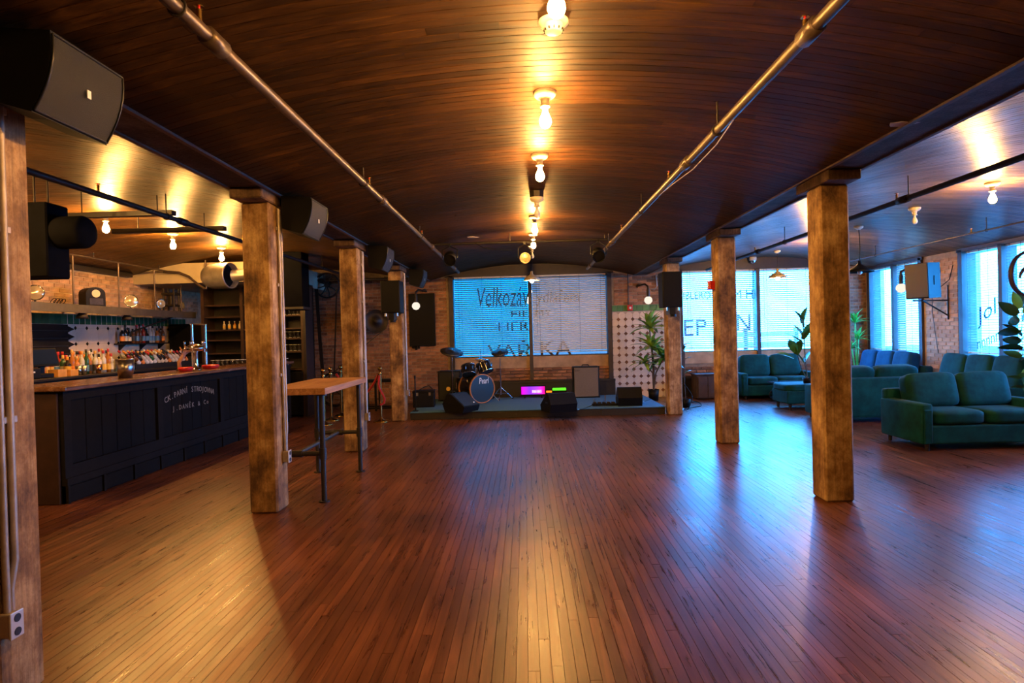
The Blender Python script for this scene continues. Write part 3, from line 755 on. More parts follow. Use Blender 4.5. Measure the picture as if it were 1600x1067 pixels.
MB().prism([(-0.1, -0.05), (0.02, -0.07), (0.12, 0.03), (0.03, 0.07), (-0.06, 0.03)], -0.005, 0.0).build('flake', bpy.data.materials['paint_flake'], t)

# ================================================================== PIPES
def sprinkler(name, lab, x, z, r, mat, y0, y1, heads, hang, coup, cat='pipe'):
    t = T(name, lab, cat, (x, 0, z), 0, 'sprinkler pipes')
    MB().cyl((0, y0, 0), (0, y1, 0), r, n=12).build('pipe', mat, t)
    for y in coup:
        MB().lathe([(r, -0.075), (r * 1.45, -0.07), (r * 1.45, 0.07), (r, 0.075)], 12, TR((0, y, 0), (0, 1, 0))).build('coupling', mat, t)
    top = ceil_z(x) - z
    for y in hang:
        MB().tube([(0.0, y, top), (0.0, y, r + 0.03)], 0.006, 6).build('hanger_rod', m_iron, t)
        MB().tube([(0, y, r + 0.04)] + [((r + 0.006) * math.sin(2 * PI * k / 12), y, (r + 0.006) * math.cos(2 * PI * k / 12)) for k in range(13)], 0.006, 5).build('ring', m_iron, t)
    for y in heads:
        h = MB().cyl((0, y, r * 0.6), (0, y, r + 0.05), 0.012, n=8).build('sprinkler_head', m_brass, t)
        MB().cyl((0, y, r + 0.06), (0, y, r + 0.064), 0.02, n=10).build('deflector', m_brass, h)
        MB().cyl((0, y, r + 0.045), (0, y, r + 0.065), 0.006, n=6).build('fusible_link', m_red, h)
    return t
sprinkler('sprinkler_pipe', 'long painted sprinkler pipe under the central vault, on the bar side', -1.36, 2.85, 0.030, m_pipe, YF, 12.9, (2.62, 5.5, 8.3, 11.0), (2.45, 5.3, 8.15, 10.9), (2.75, 6.0, 9.2, 12.2))
sprinkler('sprinkler_pipe', 'long painted sprinkler pipe under the central vault, on the sofa side', 1.34, 2.85, 0.030, m_pipe, YF, 12.9, (2.9, 5.6, 8.3, 11.0), (4.2, 6.9, 9.6), (2.85, 5.0, 9.2, 12.2))
sprinkler('sprinkler_pipe', 'black sprinkler pipe under the ceiling over the bar', -3.62, 2.80, 0.026, m_pipe_black, YF, 12.4, (5.2, 7.9), (6.2, 8.4, 11.0), (6.5,))
sprinkler('sprinkler_pipe', 'thick black sprinkler pipe under the ceiling above the sofas', 3.97, 2.80, 0.028, m_pipe_black, YF, 13.4, (6.6, 10.6), (6.4, 9.4, 12.2), (6.5, 10.5))
sprinkler('sprinkler_pipe', 'thin pipe under the ceiling close to the window wall', 6.68, 2.83, 0.014, m_pipe, 2.0, 13.7, (9.3,), (7.0, 9.0, 11.8), ())
t = T('cross_pipe', 'black lighting pipe crossing the vault before the stage', 'pipe', (0, 9.75, 2.97), 0)
MB().cyl((-1.75, 0, 0), (1.55, 0, 0), 0.02, n=10).build('pipe', m_pipe_black, t)
for x in (-1.3, -0.2, 1.3): MB().cyl((x, 0, 0.018), (x, 0, ceil_z(x) - 2.97), 0.008, n=6).build('hanger_rod', m_iron, t)
MB().tube([(-0.75, -0.022, 0), (-0.62, -0.03, -0.08), (-0.5, -0.03, -0.1), (-0.3, -0.03, -0.12), (-0.18, -0.025, -0.13)], 0.006, 6).build('cable', m_black, t)
t = T('loose_wire', 'thin slack wire hanging below the sofa side vault pipe', 'wire', (0, 0, 0))
MB().tube([(1.345, 3.9, 2.815), (1.36, 4.3, 2.78), (1.36, 4.9, 2.77), (1.345, 5.5, 2.80), (1.34, 6.0, 2.818)], 0.004, 5).build('wire', m_conduit, t)

def stage_light(px, py, Y, lab, rad, face=None, dirv=(0, -0.6, -0.35), zpipe=2.97):
    p = at(px, py, Y)
    t = T('stage_light', lab, 'stage light', p, 0)
    R = RM(Vector(dirv).normalized())
    MB().lathe([(0, -0.16), (rad * 0.7, -0.15), (rad, -0.06), (rad, 0.08), (rad * 0.93, 0.08), (rad * 0.9, 0.05)], 20, R).build('can', m_black, t)
    MB().lathe([(0, 0.052), (rad * 0.5, 0.05), (rad * 0.9, 0.045)], 20, R).build('lens', face or m_black, t)
    up = zpipe - p.z
    MB().tube([(-rad - 0.02, 0, 0), (-rad - 0.02, 0, up * 0.6), (0, 0, up * 0.85), (rad + 0.02, 0, up * 0.6), (rad + 0.02, 0, 0)], 0.008, 6).build('yoke', m_blackmetal, t)
    MB().box((0, 0, up * 0.93), (0.035, 0.05, up * 0.18)).build('clamp', m_blackmetal, t)
    return t
stage_light(703, 404, 9.75, 'round black stage light beside the bar side pipe end', 0.10)
stage_light(935, 398, 9.75, 'round black stage light near the sofa side pipe before the window', 0.10)
m_lens = M('ivory_lens', (0.62, 0.48, 0.27), 0.3, metal=0.3, noise=0.5, nscale=40)
tt = stage_light(820, 403, 9.75, 'round stage light with mottled ivory face, beside the small bulbs', 0.085, m_lens, (0.05, -1, -0.12))
MB().lathe([(0.088, 0.084), (0.075, 0.09), (0.066, 0.084)], 20, RM(Vector((0.05, -1, -0.12)))).build('rim', m_lens, tt)

# ================================================================== SPEAKERS
def beam_speaker(y, lab):
    t = T('beam_speaker', lab, 'speaker', (0, y, 0), 0, 'speakers hung along the beam')
    def prof(n=6):
        out = []
        for i in range(n + 1):
            f = i / n; xx = -1.86 + (-1.945 + 1.86) * f + 0.028 * 4 * f * (1 - f) ; out.append((xx, 2.755 - 0.30 * f))
        return out
    pf = prof()
    body = [(-2.13, 2.79), (-1.865, 2.768)] + [(a - 0.006, b) for a, b in pf] + [(-1.95, 2.445), (-2.13, 2.50)]
    X = Matrix(((1, 0, 0, 0), (0, 0, 1, 0), (0, 1, 0, 0), (0, 0, 0, 1)))
    MB().prism([(a, b) for a, b in body], 0.0, 0.44, X).build('cabinet', m_black, t)
    g = MB(); vs = []; 
    for a, b in pf: vs += [(a, 0.012, b), (a, 0.428, b)]
    g.add(vs, [(2 * i, 2 * i + 1, 2 * i + 3, 2 * i + 2) for i in range(len(pf) - 1)], 0, True); g.build('grille', m_grille, t)
    fr = MB()
    for yy in (0.006, 0.434): fr.tube([(a + 0.001, yy, b) for a, b in pf], 0.005, 5)
    for a, b in (pf[0], pf[-1]): fr.tube([(a + 0.001, 0.006, b), (a + 0.001, 0.434, b)], 0.005, 5)
    fr.build('grille_frame', m_blackmetal, t, kind='stuff')
    a, b = pf[3]; MB().box((a + 0.004, 0.22, b - 0.01), (0.004, 0.022, 0.035)).build('badge', m_logo, t)
    MB().b2(-2.16, -2.13, 0.16, 0.28, 2.56, 2.72).build('bracket', m_blackmetal, t)
    return t
beam_speaker(2.43, 'large black speaker with grey grille, nearest the camera high above the bar')
beam_speaker(5.42, 'black speaker with grey grille on the beam beside the post at the high table')
beam_speaker(8.42, 'black speaker on the beam behind the high table post, blue-lit grille edge')
beam_speaker(11.42, 'smallest black speaker on the beam, over the end of the stage')

def post_speaker(bx, pxc, lab, z0, z1):
    t = T('post_speaker', lab, 'speaker', (bx, 10.8, 0), 0, 'post speakers')
    MB().rbox((0, 0, (z0 + z1) / 2), (0.34, 0.34, z1 - z0), 0.015, 2).build('cabinet', m_black, t)
    MB().b2(-0.15, 0.15, -0.176, -0.168, z0 + 0.02, z1 - 0.02).build('grille', m_tank, t)
    br = MB(); br.box((0, 0.0, z0 - 0.06), (0.10, 0.28, 0.12)); br.build('bracket', m_blackmetal, t)
    for s in (-1, 1): MB().cyl((s * 0.1, -0.12, z0 - 0.055), (s * 0.1, -0.12, z0), 0.022, n=8).build('knob', m_steel, t)
    MB().cyl((0.02, -0.10, z0 - 0.12), (0.02, -0.10, z0 - 0.16), 0.05, n=10).build('clamp', m_black, t)
p0 = at(609, 438, 10.63); p1 = at(609, 489, 10.63); post_speaker(p0.x, 609, 'black loudspeaker mounted on the post at the bar end of the stage', p1.z, p0.z)
p0 = at(1050, 424, 10.63); p1 = at(1050, 480, 10.63); post_speaker(p0.x, 1050, 'black loudspeaker mounted on the post beside the palm', p1.z, p0.z)

# speaker on a bracket by the window pier
a = at(1413, 412, 10.9); b = at(1440, 466, 10.9)
t = T('wall_speaker', 'grey-fronted loudspeaker with blue-lit side on a bracket by the brick pier', 'speaker', ((a.x + b.x) / 2 + 0.20, 10.95, (a.z + b.z) / 2), -1.12)
hh = abs(a.z - b.z)
MB().prism([(-0.20, -0.17), (0.20, -0.17), (0.18, 0.2), (-0.18, 0.2)], -hh / 2, hh / 2, Matrix.Rotation(0.05, 4, 'X')).build('cabinet', m_black, t)
MB().box((0, -0.176, 0), (0.38, 0.012, hh - 0.03), Matrix.Rotation(0.05, 3, 'X')).build('grille', M('grey_grille', (0.10, 0.085, 0.075), 0.6, bump=0.5, bscale=300), t)
MB().box((0.19, 0.02, 0.0), (0.02, 0.05, 0.16), Matrix.Rotation(0.05, 3, 'Z')).build('handle', m_tank, t)
c = t.location
t = T('wall_bracket', 'black triangular wall bracket holding the loudspeaker by the pier', 'bracket', (0, 11.22, 0))
zt = c.z - hh / 2 - 0.03
for p, q in (((c.x - 0.1, -0.15, zt), (XR - 0.02, 0.15, zt)), ((c.x + 0.1, -0.1, zt), (XR - 0.02, 0.15, zt - 0.28)), ((XR - 0.024, 0.15, zt + 0.28), (XR - 0.024, 0.15, zt - 0.35))):
    MB().tube([p, q], 0.014, 6).build('bar', m_blackmetal, t)
t = T('junction_cable', 'black junction block with loops of cable high on the brick pier', 'cable', (XR - 0.02, 11.75, 2.35))
MB().rbox((-0.02, 0, 0.12), (0.04, 0.4, 0.06), 0.01, 1).build('block', m_iron, t)
MB().tube([(-0.02, 0.1, 0.13), (-0.03, 0.0, -0.1), (-0.03, -0.2, -0.18), (-0.02, -0.45, -0.05), (-0.02, -0.55, 0.2)], 0.008, 6).build('cable', m_black, t)
MB().tube([(-0.012, 0.02, 0.15), (-0.012, 0.05, -0.6), (-0.012, -0.1, -1.4)], 0.006, 6).build('cable', m_dark, t)

m_globe = emit('globe_dim', (1.0, 0.85, 0.7), 0.75)
# gooseneck wall lamps with white globes
def sconce(px, py, Y, dirx, lab, arm):
    p = at(px, py, Y)
    t = T('gooseneck_lamp', lab, 'lamp', p, 0, 'gooseneck globe lamps')
    MB().lathe([(0.03, 0.06), (0.035, 0.10), (0.035, 0.22), (0.025, 0.26)], 12).build('socket', m_iron, t)
    MB().tube([(0, 0, 0.24), (0, 0, 0.30), (arm[0] * 0.3, arm[1] * 0.3, 0.37), arm], 0.022, 8).build('arm', m_iron, t)
    MB().lathe([(0.0, -0.09), (0.05, -0.075), (0.085, -0.03), (0.09, 0.0), (0.08, 0.04), (0.05, 0.072), (0.025, 0.08)], 16).build('globe', m_globe, t)
    MB().lathe([(0.06, 0.0), (0.06, 0.02), (0.03, 0.03)], 12, TR(arm, Vector(arm) * -1)).build('wall_plate', m_iron, t)
sconce(650, 478, 13.5, 1, 'black gooseneck lamp with white globe before the dark panel by the stage', (0.1, 0.6, 0.37))
sconce(1013, 469, 13.6, 1, 'black gooseneck lamp with white globe on brick above the tiles', (-0.12, 0.5, 0.36))
p = at(1408, 450, 11.6); sconce(1408, 450, 11.6, 1, 'bare globe lamp hanging before the side window by the wall speaker', (XR - 0.05 - p.x, 0.5, 0.42))

# alarms, camera, panels on walls
t = T('fire_alarm', 'red fire alarm on the green tile band with conduit above', 'alarm', at(984, 481, YB - 0.03), 0)
MB().rbox((0, -0.02, 0), (0.12, 0.06, 0.13), 0.01, 2).build('housing', m_red, t)
MB().rbox((0, -0.055, 0.0), (0.05, 0.02, 0.05), 0.006, 1).build('strobe', m_white, t)
MB().cyl((-0.03, -0.003, 0.06), (-0.03, -0.003, 0.78), 0.012, n=8).build('conduit', m_iron, t)
t = T('fire_alarm', 'red alarm box on the side of the post in front of the far window', 'alarm', (BXR - 0.125, 8.25, at(1105, 446, 8.25).z), 0)
MB().rbox((-0.036, 0, 0), (0.07, 0.12, 0.12), 0.008, 2).build('housing', m_red, t)
MB().rbox((-0.074, 0, 0), (0.012, 0.05, 0.05), 0.004, 1).build('strobe', m_white, t)
p = at(1175, 409, YB - 0.1)
t = T('security_camera', 'white dome security camera above the far window', 'camera', (p.x, YB - 0.056, p.z + 0.06), 0)
MB().lathe([(0, 0.04), (0.08, 0.04), (0.085, 0.0), (0.075, -0.04), (0.0, -0.04)], 16, Matrix.Translation((0, -0.09, 0))).build('housing', m_white, t)
MB().lathe([(0.06, -0.04), (0.055, -0.075), (0.03, -0.10), (0, -0.105)], 16, Matrix.Translation((0, -0.09, 0))).build('dome', m_chrome, t)
t = T('wall_conduit', 'bent pale conduit running up the brick beside the globe lamp', 'conduit', (0, YB - 0.03, 0))
a = at(1024, 430, YB); b = at(1026, 447, YB); c2 = at(1016, 452, YB)
MB().tube([(a.x, 0, a.z), (b.x, 0, b.z), (b.x - 0.05, 0, b.z - 0.07), (c2.x, 0, c2.z)], 0.014, 8).build('pipe', m_conduit, t)
a = at(638, 459, YB - 0.06); b = at(681, 540, YB - 0.06)
t = T('wall_panel', 'black rectangular panel hung on the brick wall beside the stage window', 'panel', ((a.x + b.x) / 2, YB - 0.016, (a.z + b.z) / 2))
MB().rbox((0, -0.03, 0), (b.x - a.x, 0.05, a.z - b.z), 0.005, 1).build('panel', m_tank, t)
for i, (dx, dl) in enumerate(((-0.25, 0.05), (-0.18, 0.09), (-0.12, 0.06), (-0.2, 0.04))): MB().b2(dx, dx + 0.05, -0.04, -0.02, -(a.z - b.z) / 2 - dl, -(a.z - b.z) / 2 + 0.02).build('torn_strip', m_tank, t)

# line shaft, pulley wheels and belts on the brick wall by the bar
def wheel(name, px, py, Y, r, lab, spokes=6, width=0.08, rim=0.03):
    p = at(px, py, Y)
    t = T(name, lab, 'wheel', p, 0)
    for s in (-1, 1):
        MB().tube([(r * math.cos(2 * PI * k / 32), s * width / 2, r * math.sin(2 * PI * k / 32)) for k in range(32)], rim * 0.5, 6, True).build('rim', m_iron, t)
    MB().cyl((0, -width * 0.8, 0), (0, width * 0.8, 0), r * 0.18, n=14).build('hub', m_iron, t)
    for k in range(spokes):
        a_ = 2 * PI * k / spokes + 0.2
        MB().tube([(r * 0.16 * math.cos(a_), -width / 3, r * 0.16 * math.sin(a_)), (r * 0.6 * math.cos(a_ + 0.12), -width / 2.4, r * 0.6 * math.sin(a_ + 0.12)), (r * math.cos(a_), -width / 2, r * math.sin(a_))], 0.014, 5).build('spoke', m_iron, t)
    return t
wheel('pulley_wheel', 511, 446, 13.55, 0.27, 'open spoked iron pulley wheel high on the brick by the bar', 8)
wheel('flywheel', 523, 608, 13.4, 0.36, 'large spoked flywheel low behind the high wooden table', 6, 0.1, 0.04)
p = at(560, 437, 13.55)
t = T('line_shaft', 'dark iron line shaft running along the brick under the ceiling', 'shaft', (p.x, 13.55, p.z))
MB().cyl((-0.9, 0, 0), (1.12, 0, 0), 0.03, n=10).build('shaft', m_iron, t)
for x in (-0.82, -0.35, 0.62): MB().box((x, 0.26, 0.0), (0.08, 0.56, 0.10)).build('bearing', m_iron, t)
p = at(588, 502, 13.6)
t = T('drum_pulley', 'solid dark round pulley on the brick beside the post speaker', 'pulley', p)
R_ = RM((0.25, -1, 0))
MB().lathe([(0, 0.12), (0.06, 0.12), (0.07, 0.05), (0.22, 0.05), (0.25, 0.09), (0.26, 0.09), (0.26, -0.1), (0.0, -0.1)], 28, R_).build('drum', m_iron, t)
MB().cyl((0, 0.05, 0), (0, 0.49, 0), 0.035, n=10).build('axle', m_iron, t)
def belt(pts, w_, lab):
    P_ = [at(*q) for q in pts]
    t = T('drive_belt', lab, 'belt', P_[0], 0, 'drive belts')
    vs = []
    for q in P_:
        q = q - P_[0]; vs += [(q.x - w_ / 2, q.y - 0.004, q.z), (q.x + w_ / 2, q.y - 0.004, q.z), (q.x + w_ / 2, q.y + 0.004, q.z), (q.x - w_ / 2, q.y + 0.004, q.z)]
    fs = []
    for i in range(len(P_) - 1):
        a_ = 4 * i
        fs += [(a_ + k, a_ + (k + 1) % 4, a_ + 4 + (k + 1) % 4, a_ + 4 + k) for k in range(4)]
    MB().add(vs, fs).build('belt', m_dark, t)
belt([(494, 448, 13.5), (499, 520, 13.45), (505, 592, 13.32)], 0.075, 'wide leather belt running down from the spoked pulley wheel')
belt([(526, 452, 13.5), (524, 520, 13.45), (522, 588, 13.32)], 0.03, 'narrow belt dropping straight from the spoked pulley wheel')
belt([(604, 512, 13.48), (560, 548, 13.4), (512, 590, 13.3)], 0.03, 'belt slanting from the solid pulley to the flywheel')

# ================================================================== THE BAR
BX = -4.42
BY0, BY1 = 5.75, 11.3
BTOP = 1.125
t = T('bar_counter', 'long black panelled bar counter with lettering, beside the posts', 'bar', (BX, BY0, 0))
LN = BY1 - BY0
MB().b2(-0.55, -0.03, 0.0, LN, 0.0, BTOP - 0.045).build('carcass', m_barpanel, t)
for k, z0, z1, dx in ((0, BTOP - 0.14, BTOP - 0.045, 0), (1, 0.24, 0.36, 0)):
    MB().b2(-0.03, 0.012, 0.0, LN, z0, z1).build('rail', m_barfront, t)
for k in range(5):
    y = min(k * 1.5, LN - 0.1); MB().b2(-0.03, 0.012, y, y + 0.1, 0.36, BTOP - 0.14).build('stile', m_barfront, t)
y = 0.1
for k in range(4):
    ya, yb = k * 1.5 + 0.1, min((k + 1) * 1.5, LN - 0.1)
    n = 6; wv = (yb - ya) / n
    for i in range(n): MB().rbox((-0.028, ya + wv * (i + 0.5), (0.36 + BTOP - 0.14) / 2), (0.02, wv - 0.006, BTOP - 0.5), 0.005, 1).build('panel_board', m_barpanel, t)
MB().b2(-0.55, 0.03, 0.0, LN, 0.17, 0.24).build('foot_moulding', m_barfront, t)
k = 0; yy = 0.0
while yy < LN - 0.1:
    MB().rbox((0.02, yy + 0.25, 0.085), (0.02, 0.46, 0.15), 0.006, 1).build('kick_panel', m_barpanel, t)
    MB().b2(-0.02, 0.035, yy - 0.0, yy + 0.03, 0.0, 0.17).build('kick_divider', m_barfront, t); yy += 0.5
MB().b2(-0.02, 0.01, 0.0, LN, 0.0, 0.17).build('kick_board', m_barpanel, t)
MB().rbox((-0.28, -0.014, 0.53), (0.5, 0.025, 1.06), 0.006, 1).build('end_panel', m_barwood, t)
MB().rbox((-0.26, LN / 2, BTOP - 0.022), (0.72, LN + 0.16, 0.045), 0.012, 2).build('worktop', m_bartop, t)
# lettering: arched line and straight line
def letters(txt, cy, cz, size, arc, step):
    out = MB(); n = len(txt)
    for i, ch in enumerate(txt):
        if ch == ' ': continue
        me = text_mesh(ch, size, m_letter, 0.001, 0, 'CENTER')
        u = (i - (n - 1) / 2) * step
        ang = -u * arc
        zz = cz + (-(u * u) * arc / 2)
        R = Matrix.Translation((0.0155, cy + u, zz)) @ Matrix(((0, 0, 1, 0), (1, 0, 0, 0), (0, 1, 0, 0), (0, 0, 0, 1))) @ Matrix.Rotation(ang, 4, 'Z')
        out.add([q.co for q in me.vertices], [tuple(f.vertices) for f in me.polygons], 0, False, R)
        bpy.data.meshes.remove(me)
    return out
mb = letters('CK.PARNÍ STROJOVNA', 2.28, 0.86, 0.10, 0.5, 0.066)
mb.build('lettering', m_letter, t, (-0.028, 0, 0), kind='stuff')
letters('J.DANĚK & Co', 2.28, 0.66, 0.085, 0.0, 0.075).build('lettering', m_letter, t, (-0.028, 0, 0), kind='stuff')

# back counter and what stands on it
KX = -6.15; KZ = 1.10
t = T('back_counter', 'low dark back counter along the bar wall carrying the bottles', 'counter', (KX, 5.6, 0))
MB().b2(-1.06, -0.05, 0, 6.3, 0.0, KZ - 0.04).build('carcass', m_dark, t)
MB().rbox((-0.525, 3.15, KZ - 0.02), (1.07, 6.3, 0.04), 0.008, 1).build('worktop', m_dark, t)
for k in range(7): MB().rbox((-0.045, 0.46 + k * 0.9, 0.55), (0.02, 0.84, 0.9), 0.01, 1).build('door', m_barfront, t)

BOT = [('wine', [(0, 0), (0.037, 0), (0.037, 0.19), (0.03, 0.215), (0.0145, 0.245), (0.014, 0.31), (0.016, 0.312), (0.016, 0.32), (0, 0.32)]),
       ('spirit', [(0, 0), (0.041, 0), (0.041, 0.17), (0.036, 0.195), (0.015, 0.215), (0.014, 0.27), (0, 0.27)]),
       ('square', [(0, 0), (0.045, 0), (0.045, 0.15), (0.04, 0.17), (0.016, 0.185), (0.015, 0.25), (0, 0.25)]),
       ('tall', [(0, 0), (0.033, 0), (0.034, 0.21), (0.025, 0.235), (0.013, 0.27), (0.013, 0.345), (0, 0.345)])]
GLC = {'amber': (0.45, 0.16, 0.03), 'green': (0.03, 0.10, 0.04), 'clear': (0.55, 0.55, 0.52), 'dark': (0.02, 0.015, 0.015), 'orange': (0.85, 0.30, 0.03), 'red': (0.30, 0.03, 0.02), 'pale': (0.70, 0.55, 0.35), 'brown': (0.16, 0.06, 0.02)}
GM = {k: M('bottle_' + k, v, 0.12, coat=0.4) for k, v in GLC.items()}
CAPC = {'white': (0.8, 0.75, 0.65), 'gold': (0.75, 0.45, 0.12), 'red': (0.5, 0.03, 0.04), 'black': (0.02, 0.02, 0.02), 'orange': (0.9, 0.35, 0.04)}
CM = {k: M('cap_' + k, v, 0.35) for k, v in CAPC.items()}
LBC = {'cream': (0.75, 0.62, 0.42), 'orange': (0.85, 0.28, 0.05), 'white': (0.8, 0.78, 0.74), 'yellow': (0.8, 0.5, 0.08), 'black': (0.03, 0.03, 0.03), 'blue': (0.1, 0.25, 0.45)}
LB = {k: M('label_' + k, v, 0.6) for k, v in LBC.items()}
_bc = {}
def bottle(x, y, z, shape, gc, cc, lc, lab, grp, rot=None, sc_=1.0):
    nm, pf = BOT[shape]
    k = (shape, gc, cc, lc)
    if k not in _bc:
        n = 12 if nm != 'square' else 8
        top = pf[-1][1]; nr = pf[-2][0]
        _bc[k] = (MB().lathe(pf, n).mesh('glass', GM[gc]),
                  MB().lathe([(0, top + 0.012), (nr + 0.003, top + 0.012), (nr + 0.003, top - 0.035), (nr, top - 0.036)], n).mesh('cap', CM[cc]),
                  MB().lathe([(pf[1][0] + 0.0012, 0.04), (pf[1][0] + 0.0012, 0.13)], n).mesh('label', LB[lc]))
    t = T('bottle', lab, 'bottle', (x, y, z), rnd.random() * 6, grp)
    if rot: t.rotation_euler = rot
    t.scale = (sc_,) * 3
    g, c_, l_ = _bc[k]
    link('glass', g, t); link('cap', c_, t); link('label', l_, t)
    return t
rb = random.Random(11)
gcs, ccs, lcs = list(GLC), list(CAPC), list(LBC)
NUMW = ['first', 'second', 'third', 'fourth', 'fifth', 'sixth', 'seventh', 'eighth', 'ninth', 'tenth', 'eleventh', 'twelfth', 'thirteenth', 'fourteenth', 'fifteenth', 'sixteenth', 'seventeenth', 'eighteenth', 'nineteenth', 'twentieth', 'twenty-first', 'twenty-second', 'twenty-third', 'twenty-fourth', 'twenty-fifth']
rows = [(-6.36, 7.86, 9.32, 0.09, 'front row'), (-6.48, 7.62, 9.45, 0.093, 'middle row'), (-6.62, 7.5, 9.55, 0.095, 'back row')]
for rx, ya, yb, stp, rn in rows:
    y = ya; i = 0
    while y < yb:
        if rn == 'front row' and y < 8.36: y += stp; i += 1; continue      # till and boxes stand there
        gc = rb.choice(['amber', 'clear', 'clear', 'orange', 'brown', 'pale', 'green', 'dark', 'red', 'amber'] if y < 8.9 else ['clear', 'clear', 'pale', 'amber', 'brown', 'clear'])
        cc = rb.choice(ccs); lc = rb.choice(lcs); sh = rb.choice([0, 1, 1, 2, 3]) if rn != 'back row' else rb.choice([0, 3, 0, 1])
        nm = BOT[sh][0]
        bottle(rx + rb.uniform(-0.02, 0.02), y, KZ, sh, gc, cc, lc, f'{gc} {nm} bottle, {cc} cap, {lc} label, {NUMW[i % 25]} in the {rn} on back counter', 'bottles on the back counter')
        y += stp; i += 1
# till, printer, boxes, blue box
p = at(71, 556, 7.95)
t = T('till_screen', 'tilted black till screen among the bottles on the back counter', 'monitor', (-6.16 - 0.12, 7.86, KZ), 1.2)
MB().rbox((0, 0.03, 0.03), (0.2, 0.2, 0.06), 0.01, 1).build('base', m_black, t)
MB().box((0, 0.03, 0.13), (0.05, 0.05, 0.16)).build('stand', m_black, t)
MB().rbox((0, -0.02, 0.27), (0.34, 0.03, 0.25), 0.008, 2, Matrix.Rotation(-0.35, 3, 'X')).build('screen', m_tank, t)
MB().box((0, -0.037, 0.276), (0.30, 0.004, 0.2), Matrix.Rotation(-0.35, 3, 'X')).build('display', M('display_glass', (0.01, 0.02, 0.05), 0.08), t)
t = T('receipt_printer', 'small black printer box before the till screen', 'printer', (-6.27, 7.60, KZ), 1.4)
MB().rbox((0, 0, 0.07), (0.24, 0.14, 0.14), 0.012, 2).build('body', m_black, t); MB().box((0.02, -0.072, 0.09), (0.04, 0.004, 0.02)).build('lamp', m_logo, t)
m_card = M('cardboard_orange', (0.62, 0.29, 0.06), 0.7, noise=0.2)
for i, (x, y, d, lab) in enumerate(((-6.24, 8.06, (0.13, 0.18, 0.10), 'orange cardboard box beside the till screen'), (-6.23, 8.27, (0.12, 0.17, 0.085), 'low yellow-orange box in front of the bottles on the back counter'))):
    t = T('cardboard_box', lab, 'box', (x, y, KZ), 0.1); MB().rbox((0, 0, d[2] / 2), d, 0.003, 1).build('carton', m_card, t); MB().b2(-d[0] / 2 - .001, d[0] / 2 + .001, -0.015, 0.015, d[2] - 0.002, d[2] + 0.001).build('flap_tape', LB['cream'], t)
t = T('storage_box', 'light blue box behind the steel bucket on the back counter', 'box', (-6.24, 9.45, KZ), 0.25)
MB().rbox((0, 0, 0.075), (0.16, 0.30, 0.15), 0.008, 1).build('box', M('blue_card', (0.13, 0.33, 0.52), 0.6, noise=0.2), t); MB().rbox((0, 0, 0.157), (0.17, 0.31, 0.02), 0.005, 1).build('lid', LB['white'], t)
MB().prism([(-0.05, 0.02), (0.0, 0.11), (0.05, 0.02)], 0.081, 0.083, Matrix(((0, 0, 1, 0), (1, 0, 0, 0), (0, 1, 0, 0), (0, 0, 0, 1)))).build('printed_mark', m_dark, t)
for i in range(3):
    t = T('shot_tumbler', ['steel tumbler beside the orange boxes on the back counter', 'second steel tumbler beside the orange boxes', 'copper tumbler before the clear bottles'][i], 'tumbler', (-6.22, 8.42 + i * 0.1 + (i == 2) * 0.2, KZ), 0, 'metal tumblers')
    MB().lathe([(0, 0), (0.032, 0), (0.042, 0.13), (0.040, 0.13), (0.031, 0.006)], 14).build('cup', m_steel if i < 2 else M('copper', (0.75, 0.35, 0.18), 0.25, metal=1.0), t)
    MB().lathe([(0.0425, 0.126), (0.044, 0.13), (0.042, 0.133)], 14).build('rim', m_chrome, t)
# leaning bottles in a rack
t = T('bottle_rack', 'low dark sloping rack holding the leaning bottles', 'rack', (-6.3, 9.72, KZ))
MB().b2(-0.28, 0.05, 0.0, 1.75, 0.0, 0.03).build('tray', m_dark, t)
for k in range(2): MB().b2(-0.28, 0.05, k * 1.73, k * 1.73 + 0.02, 0.03, 0.10 + 0.06 * k).build('end_board', m_dark, t)
MB().b2(0.03, 0.05, 0.02, 1.73, 0.03, 0.085).build('lip', m_dark, t)
i = 0
for rx, rn, n in ((-6.31, 'front', 14), (-6.41, 'middle', 13), (-6.51, 'back', 12)):
    for k in range(n):
        y = 9.93 + k * 0.108
        gc = rb.choice(['pale', 'clear', 'dark', 'brown', 'green', 'pale', 'red']); cc = rb.choice(ccs); lc = rb.choice(['cream', 'white', 'orange', 'cream', 'black'])
        bottle(rx, y, KZ + 0.075 + 0.02 * ((-6.31 - rx) / 0.1), 0, gc, cc, lc, f'{gc} wine bottle leaning in rack, {cc} cap, {NUMW[k]} from bucket, {rn} row', 'leaning wine bottles', Euler((0.86, 0, 0)), 0.9)

# wall shelf with bottles
a = at(192, 535, 10.75); 
t = T('bottle_shelf', 'short dark wall shelf with spirit bottles on the white tiles', 'shelf', (XL + 0.03, 10.72, 1.51))
MB().b2(0.0, 0.16, 0.0, 1.42, 0.0, 0.025).build('board', m_dark, t)
for y in (0.12, 0.72, 1.3): MB().prism([(0, 0), (0.13, 0), (0, -0.12)], y, y + 0.015, Matrix(((1, 0, 0, 0), (0, 0, 1, 0), (0, 1, 0, 0), (0, 0, 0, 1)))).build('bracket', m_blackmetal, t)
for k in range(13):
    gc = rb.choice(['amber', 'pale', 'dark', 'brown', 'clear', 'red']); cc = rb.choice(['black', 'red', 'white', 'black']); lc = rb.choice(['cream', 'black', 'orange', 'black', 'blue'])
    bottle(XL + 0.12 + rb.uniform(-0.01, 0.01), 10.80 + k * 0.104, 1.535, rb.choice([1, 2, 3, 0]), gc, cc, lc, f'{gc} bottle with {cc} cap on the tiled wall shelf, {NUMW[k]} from its near end', 'bottles on the wall shelf')

